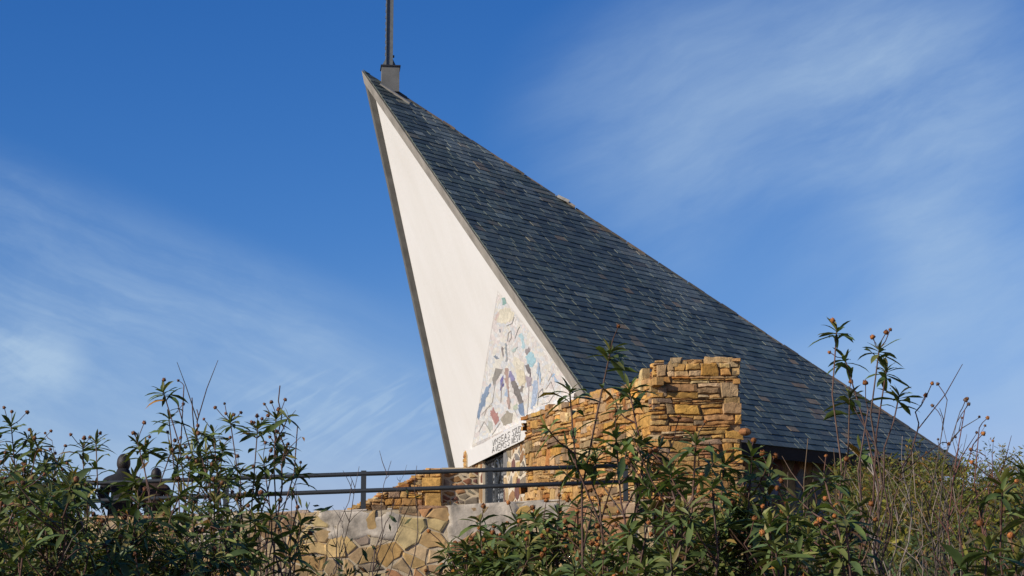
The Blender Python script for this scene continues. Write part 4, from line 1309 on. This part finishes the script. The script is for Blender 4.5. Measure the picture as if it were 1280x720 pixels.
def rockrose(label, bx, Y, tips, seed, capcol=(0.17, 0.075, 0.03), scale=1.0, group=None, name='rockrose_bush', low=0.25, greens=GREEN, thick=1.0, side=0.5, dead=0.15, fill=None):
    """tips: (px, py, dY, leafy length m, capsules); stems rise from one base"""
    rnd = random.Random(seed)
    tips = list(tips)
    if fill:
        for _ in range(fill[0]): tips.append((rnd.uniform(fill[1], fill[2]), rnd.uniform(fill[3], fill[4]), rnd.uniform(-.3, .35), rnd.uniform(.12, .3), rnd.choice((0, 0, 1, 1, 2))))
        scale *= rnd.uniform(.85, 1.08)
    x0 = at(bx, 640, Y).x; z0 = T(x0, Y)
    base = V((x0, Y, z0 - 0.03))
    root = empty(name, V((x0, Y, z0)), label, 'bush', group)
    lf, st_, cp = MB(), MB(), []
    stems = []
    for (px, py, dY, leafy, nc) in tips:
        tip = at(px, py, Y + dY)
        if stems and rnd.random() < 0.45:
            sp, sr = rnd.choice(stems[:3])
            t0 = rnd.uniform(0.35, 0.65); a, da = interp(sp, t0)
            if a.z > tip.z - 0.15: a, da = interp(sp, 0.25)
            pts = path(a, tip, rnd, lean=da * (tip - a).length * 0.18 + V((rnd.uniform(-.03, .03), rnd.uniform(-.03, .03), 0)))
            r0 = sr * 0.62
        else:
            a = base + V((rnd.uniform(-.10, .10), rnd.uniform(-.10, .10), 0))
            pts = path(a, tip, rnd); r0 = rnd.uniform(0.006, 0.0085) * thick
        n = len(pts)
        rad = [r0 + (0.0022 * thick - r0) * (i / (n - 1)) ** 0.8 for i in range(n)]
        c0, c1 = vary(rnd.choice(STEMC[1:3]), .2, rnd), vary(rnd.choice(STEMC[:2]), .2, rnd)
        cols = []
        for i in range(n):
            k = i / (n - 1); cols += [tuple(c0[q] * (1 - k) + c1[q] * k for q in range(3))]
        st_.tube(pts, rad, 5, cols)
        stems.append((pts, r0))
        Ls = sum((pts[i + 1] - pts[i]).length for i in range(n - 1))
        d_tip = (pts[-1] - pts[-2]).normalized()
        if leafy > 0:
            tuft(lf, pts[-1], (d_tip + Z * 0.4).normalized(), rnd, rnd.randint(11, 15), scale, greens)
            k = max(1, int(leafy / 0.034)); ang = rnd.uniform(0, 6)
            for i in range(k):
                s_ = (i + 1) * 0.034 / Ls * rnd.uniform(.9, 1.1)
                if s_ > 0.95: break
                p, d = interp(pts, 1 - s_)
                ang += 1.57 + rnd.uniform(-.3, .3)
                x = d.cross(V((math.cos(ang), math.sin(ang), 0.1))).normalized()
                fade = i / k
                for sg in (-1, 1):
                    if rnd.random() < 0.12 + 0.35 * fade: continue
                    el = 0.6 - 0.75 * fade + rnd.uniform(-.25, .25)
                    dd = x * sg * math.cos(el) + d * math.sin(el)
                    ln = rnd.uniform(0.075, 0.12) * scale
                    cl = vary(rnd.choice(greens), .22, rnd) if rnd.random() > 0.10 else vary(rnd.choice(DEADL), .2, rnd)
                    leaf(lf, p, dd, d, ln, ln * rnd.uniform(0.17, 0.23), rnd.uniform(0.5, 1.5), cl, rnd)
                if rnd.random() < side and 1 < i:
                    sg = rnd.choice((-1, 1)); e_ = p + (x * sg * 0.75 + d * 0.8) * rnd.uniform(0.05, 0.13)
                    st_.tube([p, p.lerp(e_, 0.5) + x * sg * 0.008, e_], [0.0025, 0.002, 0.0017], 4, c1, False)
                    tuft(lf, e_, (e_ - p).normalized(), rnd, rnd.randint(6, 9), scale * 0.85, greens)
                    if nc and rnd.random() < 0.25: capsules(cp, st_, e_, (e_ - p).normalized(), 1, rnd, capcol, scale)
        if nc: capsules(cp, st_, pts[-1], (d_tip + Z * 0.3).normalized(), (nc + 1) // 2 if nc < 4 else nc - 1, rnd, capcol, scale)
        # bare twigs and a few withered leaves lower down
        for i in range(int(2 + 5 * low * 2)):
            p, d = interp(pts, rnd.uniform(0.25, 0.8)); x = perp(d, rnd)
            e_ = p + (x * 0.8 + d).normalized() * rnd.uniform(0.06, 0.25)
            st_.tube([p, p.lerp(e_, 0.55) + perp(x, rnd) * 0.012, e_], [0.0024, 0.0018, 0.0010], 4, vary(rnd.choice(STEMC), .2, rnd), False)
            if rnd.random() < dead: leaf(lf, e_, x, d, 0.05, 0.010, 1.4, vary(rnd.choice(DEADL), .2, rnd), rnd)
            elif rnd.random() < low: tuft(lf, e_, (e_ - p).normalized(), rnd, rnd.randint(4, 7), scale * 0.75, greens)
            elif nc and rnd.random() < 0.3: capsules(cp, st_, e_, (e_ - p).normalized(), 1, rnd, capcol, scale)
    st_.build('stems', M['stem'], root, smooth=True)
    if lf.v: lf.build('leaves', M['leaf'], root, smooth=True)
    fix_capsules(cp, root)
    return root

BR, OR = (0.15, 0.065, 0.03), (0.30, 0.115, 0.03)
# ---- left bank, in front of the railing and the two people
rockrose('rockrose bush at the far left edge with small capsules against the sky', 12, 7.0, [(14, 532, 0, .25, 4), (-8, 556, .1, .3, 2), (40, 548, .2, .3, 2), (60, 575, .1, .25, 1), (-20, 590, -.2, .4, 1), (20, 585, .2, .3, 2)], 101, BR, fill=(10, -40, 70, 575, 690))
rockrose('rockrose bush left of the one beside the black jacket, with one bushy top', 62, 6.4, [(47, 557, 0, .35, 3), (72, 578, .1, .35, 2), (30, 604, -.1, .4, 1), (88, 606, .2, .35, 2), (54, 620, -.3, .4, 2)], 102, BR)
rockrose('rockrose bush just left of the person in black, with a broad leafy top', 116, 6.6, [(120, 553, 0, .32, 2), (104, 560, .1, .22, 4), (92, 592, .2, .3, 2), (85, 612, .1, .3, 2)], 103, BR, side=.3)
rockrose('thin rockrose with four capsules in front of the person in brown', 176, 6.3, [(172, 553, 0, .10, 4), (182, 560, .1, .05, 2), (168, 600, .2, .14, 1)], 104, BR, low=.2)
rockrose('tall rockrose with two stacked leaf rosettes right of the two people', 206, 6.5, [(204, 489, 0, .07, 1), (211, 522, .1, .12, 1), (214, 565, .1, .12, 5), (222, 580, -.1, .1, 2)], 105, BR, low=.15, side=.25)
rockrose('tall bare rockrose stem ending in a pair of dark capsules', 234, 6.6, [(230, 482, 0, 0, 2), (222, 505, 0, 0, 0), (240, 497, 0, 0, 0), (246, 512, .1, 0, 0)], 156, BR, low=.1)
rockrose('leafy rockrose with tight rosettes between the bare stem and the capsule cluster', 254, 6.3, [(244, 545, 0, .14, 2), (267, 541, .1, .12, 2), (258, 565, .2, .15, 2), (238, 585, -.1, .2, 3), (272, 590, 0, .2, 3)], 107, BR, low=.2)
rockrose('rockrose with a loose cluster of capsules above its leaves, left of the thin spike', 288, 6.8, [(288, 527, 0, .06, 6), (278, 560, .1, .14, 2), (268, 580, .2, .18, 3), (300, 590, -.1, .2, 2)], 108, BR, low=.2)
rockrose('rockrose crowded with capsules and topped by a thin bare spike', 330, 6.5, [(345, 523, 0, .12, 6), (350, 482, .05, 0, 0), (322, 536, .1, .07, 6), (346, 555, .1, .16, 4), (330, 580, -.1, .15, 3), (374, 590, .2, .12, 1), (318, 600, .1, .15, 2), (372, 532, .1, 0, 0)], 109, BR, low=.25, side=.35)
rockrose('low pale green rockrose rosette in front of the parapet below the people', 172, 4.9, [(174, 628, 0, .16, 1), (190, 664, .1, .2, 1), (150, 668, .1, .2, 1), (226, 616, .2, .14, 2)], 110, BR, fill=(7, 130, 240, 665, 730))
rockrose('low rockrose bush in the bottom left corner', 30, 4.6, [(20, 640, 0, .35, 2), (52, 628, .1, .35, 2), (-6, 660, -.1, .4, 2), (70, 662, 0, .35, 2), (30, 680, -.2, .3, 2)], 111, BR, low=.6, scale=.82, fill=(16, -30, 95, 605, 730))
rockrose('low rockrose bush under the person in black', 112, 5.0, [(92, 622, 0, .35, 2), (122, 664, .1, .3, 2), (85, 655, 0, .35, 2), (142, 672, -.1, .3, 2), (112, 690, -.2, .25, 1)], 112, BR, low=.5, scale=.82, fill=(12, 60, 180, 672, 735))
rockrose('low rockrose bush between the pale rosette and the capsule crowded one', 255, 5.2, [(240, 640, 0, .2, 2), (268, 628, .1, .2, 3), (284, 652, .1, .22, 2), (252, 680, -.1, .2, 2), (300, 640, .2, .16, 2)], 113, BR, low=.35, fill=(11, 190, 320, 655, 735))
rockrose('sparse drooping rockrose in front of the retaining wall, right end of the left thicket', 345, 5.4, [(376, 655, .1, .10, 1), (340, 640, 0, .12, 3), (318, 650, .1, .12, 2), (362, 690, 0, .08, 2)], 114, BR, low=.3)
# ---- bare saplings before the retaining wall
def bare(label, bx, Y, tips, seed, col=(0.10, 0.07, 0.055), r=0.008, caps=None):
    rnd = random.Random(seed)
    x0 = at(bx, 640, Y).x; z0 = T(x0, Y); base = V((x0, Y, z0 - 0.03))
    root = empty('bare_sapling', V((x0, Y, z0)), label, 'sapling')
    st_, cp = MB(), []; first = None
    for i, (px, py) in enumerate(tips):
        tip = at(px, py, Y + rnd.uniform(-.1, .1))
        if first is None or rnd.random() < .25: a = base + V((rnd.uniform(-.05, .05), rnd.uniform(-.05, .05), 0)); r0 = r
        else:
            a, _ = interp(first, rnd.uniform(.35, .7)); r0 = r * .6
            if a.z > tip.z - .1: a, _ = interp(first, .3)
        pts = path(a, tip, rnd, wig=0.02)
        if first is None: first = pts
        n = len(pts)
        st_.tube(pts, [r0 * (1 - .8 * k / (n - 1)) for k in range(n)], 5, vary(col, .25, rnd))
        for _k in range(7):
            p, d = interp(pts, rnd.uniform(.4, .97)); e_ = p + (perp(d, rnd) * .7 + d).normalized() * rnd.uniform(.05, .22)
            st_.tube([p, p.lerp(e_, .5) + perp(d, rnd) * .01, e_], [r0 * .35, r0 * .28, r0 * .15], 4, vary(col, .25, rnd), False)
            if caps and rnd.random() < .5: cp.append(capsule_obj(e_, d, 0.0045, rnd, caps))
        if caps: capsules(cp, st_, pts[-1], (pts[-1] - pts[-2]).normalized(), 1, rnd, caps)
    st_.build('stems', M['stem'], root, smooth=True)
    fix_capsules(cp, root)
    return root
bare('thin bare sapling left of the second railing post', 415, 14.0, [(449, 583), (440, 600), (432, 640)], 201, (0.08, 0.06, 0.05), .010)
bare('thin forked bare sapling in front of the sloping wing wall', 470, 14.5, [(489, 576), (500, 596), (521, 582), (505, 630)], 202, (0.08, 0.055, 0.045), .010)
# ---- low centre, before the cement patch
rockrose('dark bushy rockrose before the middle of the retaining wall', 600, 5.4, [(600, 652, 0, .22, 2), (582, 680, .1, .22, 1), (618, 676, .1, .22, 2), (566, 700, 0, .2, 2), (600, 705, -.2, .2, 2)], 120, OR, low=.5, fill=(6, 560, 640, 670, 730))
rockrose('capsule rich rockrose below the right end of the cement patch', 655, 5.2, [(648, 652, .1, .16, 3), (668, 646, 0, .18, 2), (640, 684, 0, .18, 4), (684, 672, .1, .18, 4), (660, 700, -.2, .2, 4)], 121, OR, low=.4, fill=(8, 620, 710, 665, 730))
rockrose('rockrose of arching leaves before the foot of the tall stone wall', 728, 5.0, [(722, 632, 0, .18, 3), (698, 642, .1, .18, 3), (745, 646, .1, .18, 3), (716, 676, 0, .2, 4), (752, 690, -.1, .2, 4), (690, 690, .1, .2, 4)], 122, OR, low=.45, fill=(5, 680, 780, 675, 730))
# ---- right middle, before the wall and the pillar
rockrose('tall arching rockrose crossing the tall stone wall beside the fascia', 792, 4.6, [(712, 488, 0, .30, 0), (745, 575, .1, .12, 1)], 130, OR, low=.2, side=.4, scale=1.0)
rockrose('tallest rockrose before the stone wall, its tip against the slates', 812, 4.7, [(763, 438, 0, .13, 1), (786, 486, .1, .22, 0), (800, 556, .1, .2, 1), (770, 545, -.1, .16, 1), (815, 600, .1, .2, 2)], 131, OR, low=.3, side=.5)
rockrose('dense broad leafed rockrose covering the foot of the pillar', 868, 4.2, [(870, 552, 0, .38, 1), (838, 592, .1, .3, 1), (905, 580, .1, .3, 1), (890, 608, -.1, .3, 1), (850, 640, -.1, .3, 2), (915, 640, .1, .25, 1), (812, 640, .1, .25, 2)], 132, OR, low=.6, scale=.9, fill=(7, 815, 935, 600, 725))
rockrose('rockrose with reaching leaves right of the pillar before the dark eave', 942, 4.3, [(940, 566, 0, .28, 1), (962, 600, .1, .2, 2), (925, 615, .1, .25, 1), (950, 650, -.1, .25, 2)], 133, OR, low=.4, scale=.9, fill=(7, 915, 980, 620, 725))
rockrose('low rockrose bush in the bottom middle below the pillar', 800, 4.4, [(790, 668, 0, .25, 2), (830, 680, .1, .25, 3), (765, 690, .1, .25, 3), (860, 695, -.1, .25, 2), (740, 705, .1, .2, 3)], 134, OR, low=.5, fill=(10, 740, 870, 675, 735))
rockrose('low rockrose with orange capsules at bottom, right of the pillar foot', 985, 3.9, [(985, 645, 0, .2, 2), (962, 655, .1, .2, 1), (1010, 668, .1, .2, 1), (970, 690, -.1, .2, 1)], 135, OR, low=.4, scale=.88)
rockrose('rockrose with one big split orange capsule before the eave', 1045, 4.0, [(1030, 596, 0, .18, 1), (1047, 600, .1, .12, 2), (1068, 655, .1, .16, 0), (1020, 640, .1, .2, 1), (1050, 690, -.1, .15, 1)], 136, OR, low=.35, scale=.9, side=.4, fill=(6, 1000, 1080, 640, 730))
# ---- right, against roof and sky
rockrose('slender rockrose rising over the roof line, left of the twin capsule one', 1090, 5.4, [(1046, 412, 0, .10, 2), (1056, 448, .05, .06, 1), (1062, 495, .05, .10, 2), (1075, 560, .1, .06, 0)], 140, OR, low=.12, side=.12)
rockrose('tall rockrose with three capsules on its tip before the open sky', 1135, 5.2, [(1099, 436, 0, .10, 4), (1108, 462, .05, .06, 0), (1124, 494, .05, .07, 0), (1152, 506, .1, 0, 3), (1085, 512, .1, 0, 1)], 241, OR, low=.1, side=.12)
bare('dark bare branched sapling standing against the sky at right', 1190, 6.0, [(1184, 500), (1176, 520), (1196, 528), (1200, 515)], 203, (0.09, 0.07, 0.06), .007, (0.10, 0.06, 0.04))
bare('reddish bare sapling with one orange capsule near the right edge', 1228, 5.6, [(1206, 512), (1216, 556), (1224, 535), (1232, 570)], 204, (0.13, 0.06, 0.045), .008, (0.26, 0.11, 0.03))
rockrose('rockrose with one orange capsule cut by the right edge', 1275, 4.0, [(1253, 604, 0, .16, 1), (1280, 585, .1, .2, 0), (1290, 640, .1, .2, 1)], 142, OR, low=.3, scale=.88)
rockrose('low rockrose with a capsule in the bottom right corner', 1240, 3.9, [(1236, 684, 0, .10, 1), (1210, 705, .1, .12, 0), (1270, 700, .1, .12, 1)], 143, OR, low=.2, scale=1.0)
bare('pair of pale grey dead stems below the slender rockrose', 1112, 5.8, [(1085, 560), (1128, 545), (1100, 590), (1140, 600), (1070, 620)], 205, (0.22, 0.18, 0.15), .008)
bare('pale grey dead stems below the twin capsule rockrose', 1165, 6.2, [(1140, 560), (1165, 590), (1190, 600), (1150, 640)], 206, (0.20, 0.16, 0.13), .007)
bare('thin dark bare sapling before the roof, right of the pillar', 1040, 7.5, [(1010, 548), (1042, 560), (1055, 575), (985, 590)], 207, (0.12, 0.08, 0.05), .008)

# ---- fine thicket on the hillside: countless interlaced heath shoots, one mass
def thicket(name, spots, seed, label, pal, nstem, nleaf, hgt, ll):
    rnd = random.Random(seed)
    lf, st_ = MB(), MB()
    for (x, y, kk) in spots:
        z = T(x, y); H = hgt * kk * rnd.uniform(.85, 1.0)
        pl_ = [vary(rnd.choice(pal), .25, rnd) for _ in range(3)]
        for s_ in range(nstem):
            a = rnd.uniform(0, 6.283); sp = rnd.uniform(0.05, 0.45) * H * 0.8
            b_ = V((x + rnd.uniform(-.12, .12), y + rnd.uniform(-.12, .12), z - .03))
            tip = V((x + math.cos(a) * sp, y + math.sin(a) * sp, z + H * rnd.uniform(.6, 1.08)))
            pts = path(b_, tip, rnd, n=6, wig=.03)
            gc = rnd.choice([(0.09, 0.065, 0.045), (0.06, 0.042, 0.03), (0.05, 0.035, 0.025), (0.08, 0.042, 0.03), (0.15, 0.12, 0.095)])
            st_.tube(pts, [0.006, .0055, .005, .004, .003, .0022, .0015], 3, vary(gc, .2, rnd), False)
            for _k in range(nleaf):
                t_ = rnd.random() ** 0.7
                t_ = 0.22 + 0.78 * t_
                p, d = interp(pts, t_)
                off = perp(d, rnd)
                q = p + off * rnd.uniform(0.0, 0.05) + d * rnd.uniform(-.02, .03)
                c = vary(rnd.choice(pl_), .25, rnd) if rnd.random() > .1 else vary(rnd.choice(DEADL), .2, rnd)
                ln = ll * rnd.uniform(.6, 1.3); dd = (off + d * rnd.uniform(.2, 1.2)).normalized()
                sdv = dd.cross(perp(dd, rnd)) * ln * .14
                lf.add([q, q + dd * ln * .5 + sdv, q + dd * ln, q + dd * ln * .5 - sdv], [(0, 1, 2, 3)], c)
    root = bpy.data.objects.new(name, None); C.objects.link(root)
    tag(root, label, 'undergrowth', kind='stuff')
    st_.build('stems', M['stem'], root)
    lf.build('leaves', M['scrub'], root)
    return root
OLIVE = [(0.14, 0.14, 0.018), (0.11, 0.125, 0.02), (0.16, 0.14, 0.016), (0.07, 0.10, 0.02), (0.08, 0.09, 0.016), (0.12, 0.09, 0.018)]
DARKG = [(0.05, 0.078, 0.026), (0.065, 0.092, 0.03), (0.07, 0.078, 0.028), (0.042, 0.062, 0.024), (0.09, 0.07, 0.03)]
rt_ = random.Random(77)
spots = []
def limit(px, y, row, cap_=1.75):
    """height that brings a shoot at this place up to the given row of the photograph"""
    x = at(px, 640, y).x
    return x, max(.35, min(cap_, 1.6 + (HOR - row) / F_PX * y - T(x, y)))
for _k in range(300):
    y = rt_.uniform(8.5, 30.0); px = rt_.uniform(950, 1340)
    if px < 1045 and y > 16: continue
    row = 592 + rt_.uniform(-12, 45) if px < 1050 else (566 + rt_.uniform(-8, 50) if px < 1190 else 574 + rt_.uniform(-14, 55))
    if px < 1010: row += 18
    x, H_ = limit(px, y, row); spots.append((x, y, H_ / 1.55))
thicket('undergrowth', spots, 301, 'dense olive brown heath thicket on the slope under the right eave', OLIVE, 9, 85, 1.55, .055)
spots = []
def lowgrowth(n, x0, x1, y0, y1, row):
    for _ in range(n):
        y = rt_.uniform(y0, y1); px = rt_.uniform(x0, x1); x, H_ = limit(px, y, row + rt_.uniform(0, 70), 2.1); spots.append((x, y, H_ / 1.35))
lowgrowth(60, 930, 1320, 5.6, 8.5, 625)
lowgrowth(34, -60, 110, 6.0, 9.5, 585)
lowgrowth(40, 110, 250, 6.0, 9.5, 668)
lowgrowth(24, 250, 345, 6.0, 9.5, 640)
lowgrowth(26, 345, 560, 6.5, 11, 690)
lowgrowth(18, 560, 800, 6.0, 9.0, 685)
lowgrowth(18, 800, 935, 6.0, 9.0, 650)
thicket('undergrowth', spots, 302, 'dark tangled undergrowth of dry stems and small leaves at the feet of the rockroses', DARKG, 8, 60, 1.35, .05)
